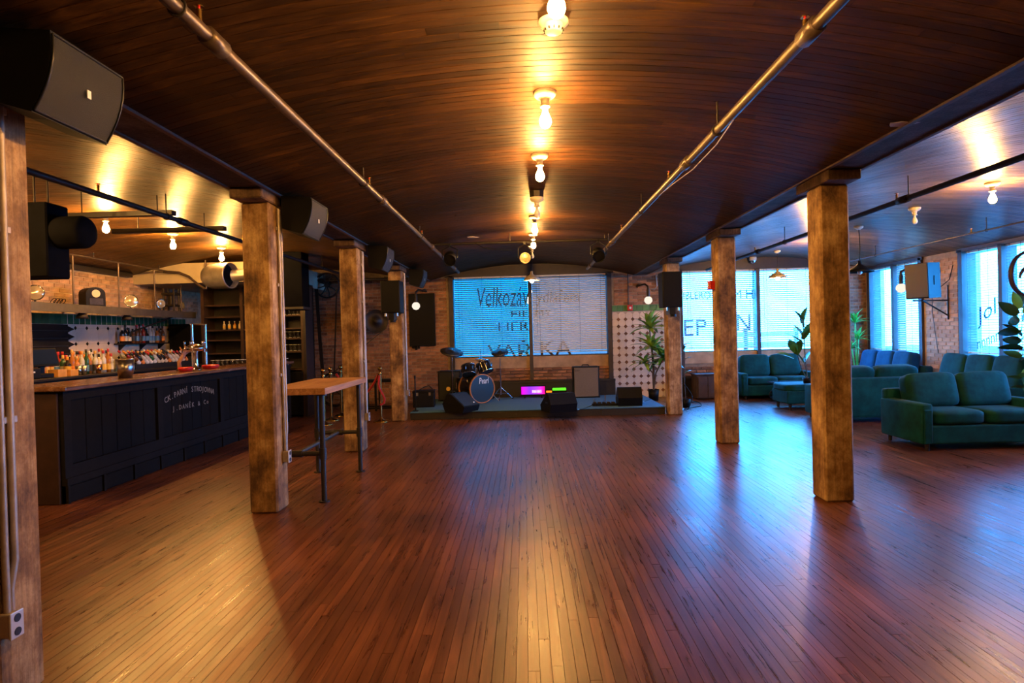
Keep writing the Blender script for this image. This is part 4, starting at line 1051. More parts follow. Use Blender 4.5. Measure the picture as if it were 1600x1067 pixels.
# hanging upper shelf
SX = -6.6; SZ = 2.0
t = T('hanging_shelf', 'long shelf with pale fascia hung on rods above the bar bottles', 'shelf', (SX, 5.2, SZ))
MB().b2(-0.46, 0.0, 0, 7.0, 0.085, 0.12).build('board', m_dark, t)
MB().b2(-0.012, 0.016, 0, 7.0, 0.0, 0.12).build('fascia', m_shelfwood, t)
MB().b2(-0.46, 0.0, 0, 7.0, 0.06, 0.084).build('under_board', m_dark, t)
for y in (1.55, 3.75, 4.77, 5.75, 6.6):
    MB().cyl((-0.05, y, 0.12), (-0.05, y, 0.86), 0.013, n=8).build('hanging_rod', m_pipe, t)
MB().cyl((-0.05, 0, 0.86), (-0.05, 7.0, 0.86), 0.016, n=8).build('top_pipe', m_pipe, t)
for y in (1.2, 2.6, 4.2, 5.9): MB().cyl((-0.05, y, 0.87), (-0.05, y, ceil_z(SX - 0.05) - SZ + 0.0), 0.008, n=6).build('ceiling_hanger', m_iron, t)
t = T('diagonal_brace', 'thin black bar slanting down from the hanging shelf before the bottle shelf', 'brace', (SX - 0.05, 11.0, SZ))
MB().tube([(0, 0.6, 0.035), (0, -0.75, -0.28), (0, -0.77, -0.36)], 0.014, 6).build('bar', m_black, t)

def headlamp(y, lab, s=1.0, face=(0.6, -0.7, 0.05), stand=True, x=SX - 0.2, z=SZ + 0.12, drop=0.14):
    t = T('headlamp', lab, 'headlamp', (x, y, z), 0, 'old headlamps on the shelf')
    R = Matrix.Translation((0, 0, drop)) @ RM(Vector(face).normalized())
    MB().lathe([(0.0, -0.12 * s), (0.05 * s, -0.10 * s), (0.095 * s, -0.02 * s), (0.105 * s, 0.03 * s), (0.10 * s, 0.04 * s)], 18, R).build('shell', m_iron, t)
    MB().lathe([(0.106 * s, 0.03 * s), (0.11 * s, 0.04 * s), (0.098 * s, 0.05 * s), (0.094 * s, 0.04 * s)], 18, R).build('rim', m_chrome, t)
    MB().lathe([(0.096 * s, 0.04 * s), (0.06 * s, 0.055 * s), (0.0, 0.062 * s)], 18, R).build('lens', M('headlamp_lens_%d' % int(y * 10), (0.75, 0.62, 0.42), 0.12, metal=0.6), t)
    if stand:
        MB().cyl((0, 0, 0), (0, 0, drop - 0.09 * s), 0.014, n=8).build('stem', m_iron, t); MB().cyl((0, 0, 0.001), (0, 0, 0.014), 0.055, n=14).build('foot', m_iron, t)
headlamp(8.42, 'old chrome-rimmed headlamp on the hanging shelf beside the nearest timber post', 1.0)
headlamp(10.5, 'old headlamp on a small stand right of the black domed radio', 1.0)
headlamp(11.35, 'small dark headlamp with a shiny lens farther along the hanging shelf', 0.8, (0.75, -0.4, -0.1))
headlamp(12.05, 'dim small headlamp at the far end of the hanging shelf', 0.7, (0.75, -0.3, 0))
t = T('black_radio', 'black dome-topped old radio with clock dial on the hanging shelf', 'radio', (SX - 0.2, 9.55, SZ + 0.121), 1.05)
MB().prism([(-0.14, 0.0), (0.14, 0.0), (0.14, 0.2)] + [(0.14 * math.cos(k * PI / 10), 0.2 + 0.10 * math.sin(k * PI / 10)) for k in range(1, 10)] + [(-0.14, 0.2)], -0.12, 0.12, Matrix(((1, 0, 0, 0), (0, 0, 1, 0), (0, 1, 0, 0), (0, 0, 0, 1)))).build('case', m_black, t)
MB().cyl((0, -0.121, 0.2), (0, -0.128, 0.2), 0.06, n=18).build('dial', LB['cream'], t)
MB().rbox((0, -0.124, 0.075), (0.2, 0.012, 0.11), 0.006, 1).build('grille_panel', m_iron, t)
t = T('bottle_filler', 'dark old machine with pipes at the far end of the hanging shelf', 'machine', (SX - 0.2, 11.72, SZ + 0.121))
for dx, dy in ((-0.1, -0.08), (0.1, -0.08), (0.1, 0.08), (-0.1, 0.08)): MB().cyl((dx, dy, 0), (dx, dy, 0.44), 0.018, n=8).build('leg', m_iron, t)
MB().rbox((0, 0, 0.34), (0.26, 0.22, 0.05), 0.008, 1).build('table', m_iron, t); MB().cyl((0, 0, 0.1), (0, 0, 0.34), 0.05, n=12).build('barrel', m_iron, t); MB().rbox((0, 0, 0.12), (0.24, 0.2, 0.04), 0.008, 1).build('lower_table', m_iron, t)
t = T('wire_coil', 'small tangle of dark wire loops on the shelf by the near headlamp', 'wire', (SX - 0.2, 8.85, SZ + 0.126))
for k in range(4): MB().tube([(0.03 * math.sin(a_ * 0.63), -0.1 + k * 0.06 + 0.045 * math.cos(a_ * 0.63), 0.04 + 0.04 * math.sin(a_ * 0.63)) for a_ in range(10)], 0.005, 5, True).build('loop', m_black, t)
for y, lab in ((8.0, 'dark bell lamp under the hanging shelf nearest the big timber post'), (9.15, 'dark bell-shaped lamp under the shelf below the radio'), (10.2, 'dim bell lamp under the shelf before the green tiles')):
    t = T('shelf_lamp', lab, 'lamp', (SX - 0.08, y, SZ + 0.06)); MB().lathe([(0.02, 0.0), (0.03, -0.04), (0.07, -0.09), (0.09, -0.14), (0.085, -0.14), (0.02, -0.03)], 16).build('lamp_shade', m_iron, t); MB().cyl((0, 0, -0.02), (0, 0, -0.08), 0.015, n=8).build('socket', m_dark, t)

# ducts over the bar
m_duct = M('duct_black', (0.003, 0.0035, 0.006), 0.9, noise=0.4, spec=0.1)
t = T('square_duct', 'blue-black square duct box hanging over the near end of the bar', 'duct', (-4.75, 5.62, 2.14))
MB().rbox((0, 0, 0.34), (0.90, 0.28, 0.68), 0.012, 1).build('box', m_duct, t)
MB().lathe([(0.145, 0.0), (0.15, 0.02), (0.15, 0.23), (0.13, 0.265), (0.0, 0.27)], 22, TR((0.45, 0.02, 0.42), (1, 0, 0))).build('round_spigot', m_duct, t)
for y in (-0.08, 0.08): MB().cyl((0.3, y, 0.68), (0.3, y, ceil_z(-4.45) - 2.14), 0.01, n=6).build('hanger', m_iron, t)
t = T('ceiling_shadow_bar', 'two flat dark bars standing in for shadows under the bar ceiling by the duct', 'shadow_bar', (0, 6.35, 2.87))  # added bars in place of dark shadows cast on the ceiling
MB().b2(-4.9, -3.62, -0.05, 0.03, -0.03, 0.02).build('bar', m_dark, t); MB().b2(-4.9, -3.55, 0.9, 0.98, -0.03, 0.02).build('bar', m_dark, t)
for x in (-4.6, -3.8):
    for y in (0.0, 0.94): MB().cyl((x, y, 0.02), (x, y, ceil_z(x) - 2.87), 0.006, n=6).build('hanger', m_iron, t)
a = at(338, 430, 10.2)
t = T('round_duct', 'silver round duct with a dark open end hanging by the cream soffit', 'duct', (a.x, 10.35, a.z))
D = Vector((1, -0.18, 0)).normalized()
MB().lathe([(0.0, -0.34), (0.08, -0.33), (0.16, -0.27), (0.205, -0.17), (0.215, -0.05), (0.215, 0.17), (0.22, 0.18), (0.22, 0.20), (0.20, 0.20), (0.20, -0.05)], 26, RM(D)).build('drum', m_galv, t)
MB().lathe([(0.0, 0.10), (0.2, 0.10)], 26, RM(D)).build('throat', m_black, t)
MB().cyl((0, 0, 0.2), (0, 0, ceil_z(a.x) - a.z), 0.008, n=6).build('hanger', m_iron, t)
MB().cyl((0.2, 0.02, 0.0), (0.55, 0.02, 0.02), 0.10, n=18).build('inner_pipe', m_galv, t)
t = T('duct_drop', 'blue-black square duct drop behind the post at the high table', 'duct', (at(462, 430, 11.0).x, 11.0, 2.05))
dz_ = ceil_z(t.location.x) - 2.05 - 0.005; MB().rbox((0, 0, dz_ / 2), (0.36, 0.36, dz_), 0.01, 1).build('box', m_duct, t); MB().rbox((0, 0, 0.03), (0.40, 0.40, 0.05), 0.008, 1).build('flange', m_dark, t)
t = T('corner_pipe', 'bent metal pipe under the cream soffit at the shelf end', 'pipe', (-6.62, 11.32, 2.62))
MB().tube([(-0.02, -0.1, 0.22), (0.25, -0.06, 0.2), (0.42, -0.04, 0.12), (0.6, -0.04, -0.04), (0.72, -0.04, -0.12)], 0.022, 8).build('pipe', m_pipe, t)
MB().tube([(0.74, -0.04, -0.12), (0.74, -0.04, 0.42)], 0.016, 8).build('riser', m_pipe, t)

# tall back cabinet with shelves
CX0, CX1, CY = -6.38, -4.30, 12.0
t = T('back_cabinet', 'tall dark shelved cabinet at the far end of the bar', 'cabinet', (CX0, CY, 0))
CWD = CX1 - CX0
MB().b2(0, CWD, 0.42, 0.46, 0, 2.58).build('back_panel', m_dark, t)
for x, mt in ((0, m_cab), (0.78, m_cab), (1.5, m_cab), (CWD - 0.10, m_cab)): MB().b2(x, x + 0.06, 0, 0.42, 0, 2.58).build('side_panel', mt, t)
MB().b2(CWD - 0.045, CWD, -0.02, 0.46, 0, 2.6).build('side_panel', m_dark, t)
MB().b2(0, CWD, 0, 0.46, 2.58, 2.62).build('top', m_dark, t)
CSH = (0.95, 1.3, 1.56, 1.76, 2.02, 2.25)
for z in CSH: MB().b2(0.06, CWD - 0.10, 0.02, 0.42, z - 0.03, z).build('shelf', m_cab, t)
for k in range(4): MB().rbox((0.28 + k * 0.5, -0.012, 0.47), (0.44, 0.025, 0.86), 0.008, 1).build('door', m_barfront, t)
for k in range(10):
    bottle(CX0 + 0.40 + k * 0.105 + (0.1 if k > 3 else 0.0), CY + 0.12, 1.76, 2, rb.choice(['pale', 'clear', 'amber']), 'white', rb.choice(['cream', 'yellow']), f'small pale bottle on tall cabinet shelf, {NUMW[k]} from the fridge side', 'bottles in the tall cabinet', None, 0.62)
_gl = MB().lathe([(0, 0.004), (0.032, 0.0), (0.038, 0.125), (0.0365, 0.125), (0.03, 0.012), (0, 0.012)], 12).mesh('glass', m_barglass)
_gr = MB().lathe([(0.0382, 0.121), (0.0396, 0.125), (0.0375, 0.128)], 12).mesh('rim', M('glass_rim', (0.8, 0.82, 0.84), 0.1))
_gb = MB().lathe([(0, 0.0), (0.031, 0.0), (0.0325, 0.012), (0, 0.014)], 12).mesh('base', bpy.data.materials['glass_rim'])
def glass(x, y, z, lab, grp):
    t = T('drinking_glass', lab, 'glass', (x, y, z), 0, grp); link('cup', _gl, t); link('rim', _gr, t); link('base', _gb, t)
p = at(310, 570, 11.7)
t = T('glass_counter', 'dark counter with glasses in front of the tall cabinet', 'counter', (-6.05, 11.55, 0))
MB().b2(0, 1.45, 0, 0.36, 0, 1.00).build('carcass', m_dark, t); MB().rbox((0.72, 0.18, 1.02), (1.5, 0.4, 0.04), 0.006, 1).build('worktop', m_dark, t)
for k in range(3): MB().rbox((0.27 + k * 0.47, -0.008, 0.5), (0.42, 0.02, 0.85), 0.006, 1).build('door', m_barfront, t)
for r_, rn in enumerate(('front', 'back')):
    for k in range(15):
        glass(-5.98 + k * 0.096 + 0.03 * r_, 11.63 + r_ * 0.12, 1.041, f'clear glass, {NUMW[k]} from the beer tap, {rn} row by the tall cabinet', 'glasses by the tall cabinet')
for zi, z in enumerate((1.56, 2.02)):
    for k in range(5): glass(CX0 + 1.62 + k * 0.085, CY + 0.15, z, f'clear glass behind the high table post, {NUMW[k]} on the {["lower", "upper"][zi]} cabinet shelf', 'glasses in the tall cabinet')
for k in range(4): glass(CX0 + 1.62 + k * 0.09, CY + 0.15, 1.3, f'clear glass, {NUMW[k]} on the lowest open shelf of the tall cabinet', 'glasses in the tall cabinet')
t = T('black_fridge', 'plain black upright fridge standing between the tiles and tall cabinet', 'fridge', (-6.83, 12.35, 0))
MB().rbox((0, 0.25, 0.95), (0.8, 0.5, 1.9), 0.01, 1).build('body', m_tank, t); MB().rbox((0, -0.012, 0.95), (0.78, 0.025, 1.84), 0.008, 1).build('door', m_tank, t); MB().cyl((0.33, -0.04, 0.8), (0.33, -0.04, 1.3), 0.012, n=8).build('handle', m_steel, t)

# on the bar top
p = at(196, 592, 0) if False else None
def onbar(px, X=BX - 0.18):
    r = ray(px, 580); return CAM + r * (X / r.x)
def onbar_old(px, py, z=BTOP):
    r = ray(px, py); s = (z - CAM.z) / r.z; return CAM + r * s
q = onbar(196)
t = T('steel_bucket', 'polished steel shaker bucket standing on the bar top', 'bucket', (min(q.x, BX - 0.12), q.y, BTOP))
MB().lathe([(0, 0.0), (0.072, 0.0), (0.098, 0.215), (0.094, 0.215), (0.07, 0.008)], 24).build('body', m_steel, t); MB().lathe([(0.098, 0.208), (0.103, 0.214), (0.098, 0.221), (0.093, 0.215)], 24).build('rim', m_chrome, t)
q = onbar(306)
t = T('beer_tap', 'chrome mushroom-topped beer tap tower on the bar', 'tap', (BX - 0.18, q.y, BTOP))
MB().lathe([(0, 0.0), (0.07, 0.0), (0.07, 0.012), (0.045, 0.03), (0.036, 0.06), (0.033, 0.25), (0.04, 0.27), (0.0, 0.27)], 20).build('column', m_chrome, t)
MB().lathe([(0.03, 0.26), (0.10, 0.275), (0.125, 0.30), (0.115, 0.33), (0.06, 0.36), (0.0, 0.37)], 22).build('dome', m_chrome, t)
for k in range(5):
    a_ = k * 1.256; s_ = MB().tube([(0.11 * math.cos(a_), 0.11 * math.sin(a_), 0.30), (0.155 * math.cos(a_), 0.155 * math.sin(a_), 0.295), (0.16 * math.cos(a_), 0.16 * math.sin(a_), 0.25)], 0.011, 7).build('spout', m_chrome, t)
    MB().lathe([(0.008, 0.0), (0.016, 0.05), (0.012, 0.07), (0, 0.072)], 10, Matrix.Translation((0.13 * math.cos(a_), 0.13 * math.sin(a_), 0.34))).build('tap_handle', m_chrome, s_)
for i, (px, lab) in enumerate(((288, 'red round ashtray on the bar, on the bottle side of the beer tap'), (327, 'wider red dish on the bar beyond the beer tap'))):
    q = onbar(px); r_ = 0.095 + 0.025 * i
    t = T('red_dish', lab, 'dish', (BX - 0.16, q.y, BTOP), 0, 'red dishes on the bar'); MB().lathe([(0, 0.003), (r_ * 0.8, 0.0), (r_, 0.04), (r_ * 0.95, 0.055), (r_ * 0.82, 0.05), (r_ * 0.7, 0.015), (0, 0.012)], 22).build('dish', m_red, t); MB().lathe([(r_ * 0.96, 0.053), (r_ * 0.9, 0.06), (r_ * 0.83, 0.052)], 22).build('rim', m_red, t)
t = T('hand_sculpture', 'pinkish bent wooden branch standing beside the beer tap', 'sculpture', (-5.2, 10.0, KZ), 0)
t.location = (BX - 0.42, onbar(281, BX - 0.42).y, BTOP)
MB().lathe([(0, 0), (0.05, 0), (0.045, 0.02), (0, 0.022)], 12).build('base', m_cab, t)
m_pink = M('bleached_wood', (0.52, 0.27, 0.18), 0.6, noise=0.2)
MB().tube([(0, 0, 0.02), (0.01, -0.03, 0.12), (0.04, 0.02, 0.2), (0.06, 0.06, 0.27)], [0.03, 0.026, 0.028, 0.02], 8).build('trunk', m_pink, t)
for k, (dx, dy, dz) in enumerate(((-0.03, -0.05, 0.33), (0.02, 0.0, 0.36), (0.06, 0.05, 0.33), (0.11, 0.13, 0.28))): MB().tube([(0.04, 0.02, 0.21), (0.05 + dx * 0.4, 0.03 + dy * 0.5, 0.27), (0.05 + dx, 0.03 + dy, dz)], [0.018, 0.013, 0.008], 6).build('branch', m_pink, t)
t = T('chrome_frame', 'chrome upright frame behind the beer tap', 'frame', (BX - 0.52, onbar(302, BX - 0.52).y, BTOP))
for y in (0.0, 0.38): MB().cyl((0, y, 0), (0, y, 0.66), 0.017, n=10).build('upright', m_chrome, t)
MB().cyl((0, -0.03, 0.66), (0, 0.41, 0.66), 0.014, n=10).build('crossbar', m_chrome, t)

# ================================================================== HIGH TABLE
TBX0, TBX1, TBY0, TBY1, TBZ = -2.44, -1.84, 5.58, 7.05, 1.06
t = T('high_table', 'high wooden-topped table on black pipe legs between the two bar side posts', 'table', (TBX0, TBY0, 0))
tw, tl = TBX1 - TBX0, TBY1 - TBY0
npl = 5
for k in range(npl):
    MB().rbox((tw / npl * (k + 0.5), tl / 2, TBZ - 0.03), (tw / npl - 0.0015, tl, 0.06), 0.003, 1).build('top_plank', m_tabletop, t)
for x in (0.06, tw - 0.06):
    for y in (0.07, tl - 0.14):
        l = MB().cyl((x, y, 0.012), (x, y, TBZ - 0.072), 0.024, n=14).build('leg', m_pipe_black, t)
        MB().cyl((x, y, 0), (x, y, 0.012), 0.05, n=16).build('flange', m_pipe_black, l)
        MB().cyl((x, y, TBZ - 0.072), (x, y, TBZ - 0.06), 0.05, n=16).build('top_flange', m_pipe_black, l)
        MB().cyl((x, y, 0.40), (x, y, 0.50), 0.033, n=14).build('tee_fitting', m_pipe_black, l)
for y in (0.07, tl - 0.14): MB().cyl((0.06, y, 0.45), (tw - 0.06, y, 0.45), 0.022, n=12).build('stretcher', m_pipe_black, t)
MB().cyl((tw / 2, 0.07, 0.45), (tw / 2, tl - 0.14, 0.45), 0.022, n=12).build('stretcher', m_pipe_black, t)
for y in (0.07, tl - 0.14): MB().cyl((tw / 2 - 0.05, y, 0.45), (tw / 2 + 0.05, y, 0.45), 0.032, n=12).build('tee_fitting', m_pipe_black, t)

# ================================================================== STANCHIONS
def stanchion(px, py, lab):
    r = ray(px, py); p = CAM + r * (-CAM.z / r.z)
    t = T('rope_stanchion', lab, 'stanchion', (p.x, p.y, 0), 0, 'brass rope stanchions')
    MB().lathe([(0, 0), (0.15, 0), (0.15, 0.014), (0.12, 0.03), (0.04, 0.05), (0.028, 0.07)], 22).build('base', m_brass, t)
    MB().cyl((0, 0, 0.05), (0, 0, 0.90), 0.024, n=14).build('pole', m_brass, t)
    MB().lathe([(0.028, 0.84), (0.036, 0.85), (0.036, 0.88), (0.028, 0.89)], 14).build('collar', m_brass, t)
    MB().lathe([(0.014, 0.90), (0.02, 0.915), (0.036, 0.935), (0.042, 0.96), (0.034, 0.985), (0.012, 1.0), (0, 1.0)], 16).build('finial', m_brass, t)
    return p
s1 = stanchion(507, 664, 'brass stanchion nearest the high table, seen through its legs')
s2 = stanchion(518, 657, 'brass stanchion just behind the nearest one, under the high table top')
s3 = stanchion(534, 650, 'brass stanchion partly hidden by the post behind the high table')
s4 = stanchion(596, 659, 'brass stanchion with red rope standing between the posts by the stage')
t = T('velvet_rope', 'red velvet rope looping from the brass stanchion by the stage', 'rope', s4)
pts = []
for k in range(15):
    f = k / 14; pts.append((-0.03 - 0.9 * f, 0.45 * f, 0.86 - 0.42 * 4 * f * (1 - f)))
MB().tube(pts, 0.022, 8).build('rope', m_rope, t)
MB().tube([(-0.025, -0.028, 0.875), (-0.03, -0.01, 0.84), (-0.05, 0.0, 0.82)], 0.012, 6).build('hook', m_brass, t)
t = T('velvet_rope', 'red rope tail hanging doubled down the brass stanchion by the stage', 'rope', s4)
MB().tube([(0.0, -0.055, 0.85), (-0.02, -0.06, 0.7), (-0.01, -0.06, 0.62), (0.05, -0.06, 0.5), (0.085, -0.055, 0.42), (0.07, -0.055, 0.34), (0.0, -0.055, 0.31)], 0.02, 8).build('rope', m_rope, t)
MB().cyl((0, -0.055, 0.845), (0, -0.055, 0.875), 0.024, n=10).build('end_cap', m_brass, t)
p = at(592, 598, 12.6)
t = T('metal_stand', 'low black metal stand against the brick behind the brass stanchion', 'stand', (p.x, 12.6, 0))
MB().rbox((0, 0.2, 0.62), (0.72, 0.4, 0.05), 0.006, 1).build('top', m_black, t)
for x in (-0.33, -0.08, 0.33):
    for y in (0.03, 0.37): MB().box((x, y, 0.3), (0.04, 0.04, 0.6)).build('leg', m_black, t)
for y in (0.03, 0.37): MB().box((0, y, 0.06), (0.66, 0.03, 0.03)).build('rail', m_black, t)

# ================================================================== STAGE
SG = 0.138; SX0, SX1, SY0, SY1 = -2.12, 2.50, 11.13, 13.45
t = T('stage_platform', 'low carpeted stage platform below the lettered window', 'stage', (0, SY0, 0))
MB().b2(SX0, SX1, 0.02, SY1 - SY0, 0.0, SG - 0.012).build('frame', m_dark, t)
MB().rbox(((SX0 + SX1) / 2, (SY1 - SY0) / 2, SG - 0.006), (SX1 - SX0 + 0.02, SY1 - SY0 + 0.02, 0.012), 0.003, 1).build('carpet', m_carpet, t)
for k in range(4): MB().b2(SX0 + 0.01 + k * 1.155, SX0 + 0.01 + k * 1.155 + 1.14, 0.0, 0.02, 0.002, SG - 0.02).build('front_board', m_dark, t)
def on_stage(px, py, z=SG):
    r = ray(px, py); return CAM + r * ((z - CAM.z) / r.z)

# bass drum with two toms on it
dc = at(753.5, 607.5, 12.35)
R = 0.288
t = T('bass_drum', 'black bass drum with wood hoops and white lettering, toms mounted on top', 'drum', (dc.x, 12.35, SG), OP(36))
zc = R + 0.012
FR = Matrix.Translation((0, 0, zc)) @ RM((0, -1, 0))
MB().lathe([(R - 0.01, -0.46), (R - 0.01, 0.0)], 36, FR).build('shell', m_drum, t)
for z0 in (-0.47, -0.03):
    MB().lathe([(R - 0.012, z0), (R + 0.008, z0), (R + 0.008, z0 + 0.045), (R - 0.012, z0 + 0.045), (R - 0.012, z0)], 36, FR).build('hoop', m_hoop, t)
hd = MB().lathe([(R - 0.012, 0.006), (0, 0.008)], 36, FR).build('drum_head', m_drumhead, t)
me = fit(text_mesh('Pearl', 0.1, m_logo, 0.001, 0.1), 0.22, 0.12)
link('lettering', me, hd, (-0.07, -0.0105, zc + 0.10), (PI / 2, 0, 0), kind='stuff')
for k in range(8):
    a_ = 2 * PI * k / 8 + 0.2; x, z = (R + 0.004) * math.cos(a_), zc + (R + 0.004) * math.sin(a_)
    lg = MB().box((x, 0.22, z), (0.022, 0.10, 0.022), Matrix.Rotation(-a_, 3, 'Y')).build('lug', m_chrome, t)
for s in (-1, 1): MB().cyl((s * R * 0.86, 0.03, zc - 0.12), (s * (R + 0.10), -0.03, 0.008), 0.009, n=8).build('spur', m_chrome, t)
MB().cyl((0, 0.22, zc + R - 0.03), (0, 0.22, zc + R + 0.16), 0.014, n=8).build('tom_mount', m_chrome, t)
def tom(parent, c, r, h, dv, name='tom', mat=None):
    Rm = Matrix.Translation(c) @ RM(Vector(dv).normalized())
    g = MB().lathe([(r, -h), (r, 0)], 24, Rm).build(name, m_drum, parent)
    MB().lathe([(0, -h - 0.004), (r, -h), ], 24, Rm).build('lower_head', m_drumhead, g)
    MB().lathe([(r, 0.003), (0, 0.006)], 24, Rm).build('drum_head', mat or m_drumhead, g)
    for z0 in (-0.012, -h - 0.008): MB().lathe([(r, z0), (r + 0.01, z0), (r + 0.01, z0 + 0.02), (r, z0 + 0.02)], 24, Rm).build('rim', m_chrome, g)
    for k in range(6):
        a_ = 2 * PI * k / 6; MB().box(Rm @ Vector(((r + 0.008) * math.cos(a_), (r + 0.008) * math.sin(a_), -h / 2)), (0.014, 0.014, h * 0.4)).build('lug', m_chrome, g)
tom(t, (-0.17, 0.25, zc + R + 0.17), 0.135, 0.19, (0.2, 0.5, 1))
tom(t, (0.15, 0.20, zc + R + 0.22), 0.15, 0.21, (-0.15, 0.5, 1))
MB().tube([(-0.03, 0.22, zc + R + 0.13), (0, 0.22, zc + R + 0.15), (0.03, 0.22, zc + R + 0.14)], 0.012, 6).build('tom_arm', m_chrome, t)
p = at(728, 582, 12.95)
t = T('floor_tom', 'black floor tom standing left behind the bass drum', 'drum', (p.x, 12.95, SG))
tom(t, (0, 0, 0.50), 0.2, 0.36, (0, 0, 1), 'shell')
for k in range(3):
    a_ = 2 * PI * k / 3 + 0.5; MB().tube([(0.216 * math.cos(a_), 0.216 * math.sin(a_), 0.38), (0.216 * math.cos(a_), 0.216 * math.sin(a_), 0.08), (0.25 * math.cos(a_), 0.25 * math.sin(a_), 0.01)], 0.009, 6).build('leg', m_chrome, t)
def cymbal(px, py, Y, r, tilt, lab, mat=m_cymbal, tri=True, foot=(0, 0), second=False):
    p = at(px, py, Y); h = p.z - SG
    t = T('cymbal_stand', lab, 'cymbal', (p.x, Y, SG), 0, 'cymbals on stands')
    MB().cyl((0, 0, 0.10), (0, 0, h * 0.55), 0.014, n=8).build('lower_tube', m_chrome, t)
    MB().cyl((0, 0, h * 0.5), (0, 0, h - 0.03), 0.009, n=8).build('upper_tube', m_chrome, t)
    MB().cyl((0, 0, h * 0.5), (0, 0, h * 0.5 + 0.05), 0.022, n=10).build('clamp', m_chrome, t)
    for k in range(3):
        a_ = 2 * PI * k / 3 + 0.4
        l = MB().tube([(0, 0, 0.26), (0.27 * math.cos(a_), 0.27 * math.sin(a_), 0.012)], 0.009, 6).build('leg', m_chrome, t)
        MB().tube([(0, 0, 0.12), (0.15 * math.cos(a_), 0.15 * math.sin(a_), 0.12)], 0.006, 5).build('brace', m_chrome, l)
        MB().cyl((0.265 * math.cos(a_), 0.265 * math.sin(a_), 0.0), (0.265 * math.cos(a_), 0.265 * math.sin(a_), 0.028), 0.016, n=8).build('rubber_foot', m_black, l)
    Rm = Matrix.Translation((0, 0, h)) @ RM(Vector((*tilt, 1)).normalized())
    MB().lathe([(0.012, 0.03), (0.03, 0.026), (0.05, 0.01), (r * 0.5, 0.0), (r, -0.018), (r * 0.5, -0.004), (0.04, 0.004), (0.012, 0.02)], 30, Rm).build('cymbal', mat, t)
    if second: MB().lathe([(r, -0.035), (r * 0.5, -0.05), (0.04, -0.06)], 30, Rm).build('lower_cymbal', mat, t)
    MB().cyl((0, 0, h), (0, 0, h + (0.20 if second else 0.05)), 0.007, n=6).build('rod', m_chrome, t)
cymbal(706, 549, 12.7, 0.24, (0.22, -0.40), 'dark tilted cymbal on a chrome stand beside the black panel on brick')
cymbal(781, 550, 13.08, 0.185, (-0.05, -0.45), 'dark cymbal on a tripod stand in front of the blue blind')
cymbal(751, 560.5, 13.2, 0.17, (0.0, 0.04), 'flat hi-hat cymbals catching blue light above the toms', M('hihat_bronze', (0.35, 0.42, 0.45), 0.25, metal=0.8), second=True)

# amplifiers and boxes
def cab(name, x0, x1, y0, dep, z0, h, lab, front, cat='amplifier', badge=None, cloth_in=0.025):
    t = T(name, lab, cat, ((x0 + x1) / 2, y0, z0)); wd_ = x1 - x0
    MB().rbox((0, dep / 2, h / 2), (wd_, dep, h), 0.015, 2).build('cabinet', m_black, t)
    MB().rbox((0, -0.004, h / 2), (wd_ - cloth_in * 2, 0.012, h - cloth_in * 2), 0.003, 1).build('grille_cloth', front, t)
    for s in (-1, 1):
        for zz in (0.0, h):
            MB().box((s * (wd_ / 2 - 0.014), -0.0005, abs(zz - 0.014)), (0.034, 0.012, 0.034)).build('corner_guard', m_blackmetal, t)
    return t
a = at(684, 580, 13.0); b = at(720, 613, 13.0)
t = cab('bass_cabinet', a.x, b.x, 12.98, 0.36, SG, a.z - SG, 'black bass speaker cabinet with a small badge behind the drums', m_grille)
MB().cyl((-0.02, -0.011, 0.26), (-0.02, -0.018, 0.26), 0.045, n=16).build('badge', LB['yellow'], t)
a = at(895, 573, 13.0); b = at(937, 620, 13.0)
t = cab('guitar_amplifier', a.x, b.x, 12.98, 0.28, SG, a.z - SG, 'tall guitar amplifier cabinet with grey-brown cloth front on the stage', m_amp)
me = fit(text_mesh('Fender', 0.1, m_dark, 0.001, 0.25), 0.13, 0.045); link('lettering', me, t, (-0.26, -0.0115, a.z - SG - 0.10), (PI / 2, 0, 0), kind='stuff')
MB().tube([(-0.08, 0.14, a.z - SG), (-0.06, 0.14, a.z - SG + 0.03), (0.06, 0.14, a.z - SG + 0.03), (0.08, 0.14, a.z - SG)], 0.01, 6).build('handle', m_black, t)
p = on_stage(662, 637)
t = T('equipment_case', 'black equipment case with cables at the bar end of the stage', 'case', (p.x - 0.02, p.y + 0.2, SG), 0.1)
MB().rbox((0, 0, 0.14), (0.42, 0.34, 0.28), 0.015, 2).build('case', m_black, t); MB().rbox((0, 0, 0.30), (0.43, 0.35, 0.05), 0.012, 2).build('lid', m_tank, t)
for s in (-1, 1): MB().box((s * 0.12, -0.174, 0.26), (0.04, 0.012, 0.06)).build('latch', m_steel, t)
MB().tube([(-0.1, -0.1, 0.328), (0.02, 0.0, 0.39), (0.1, 0.06, 0.40), (0.17, 0.02, 0.338)], 0.011, 6).build('cable', m_black, t)
p = on_stage(641, 645)
t = T('thin_stand', 'thin black upright stand at the very end of the stage', 'stand', (SX0 + 0.06, 11.35, SG))
MB().cyl((0, 0, 0.01), (0, 0, 0.62), 0.012, n=8).build('pole', m_black, t); MB().cyl((0, 0, 0), (0, 0, 0.012), 0.055, n=14).build('foot', m_black, t); MB().cyl((0, 0, 0.60), (0, 0, 0.66), 0.018, n=8).build('clip', m_black, t)

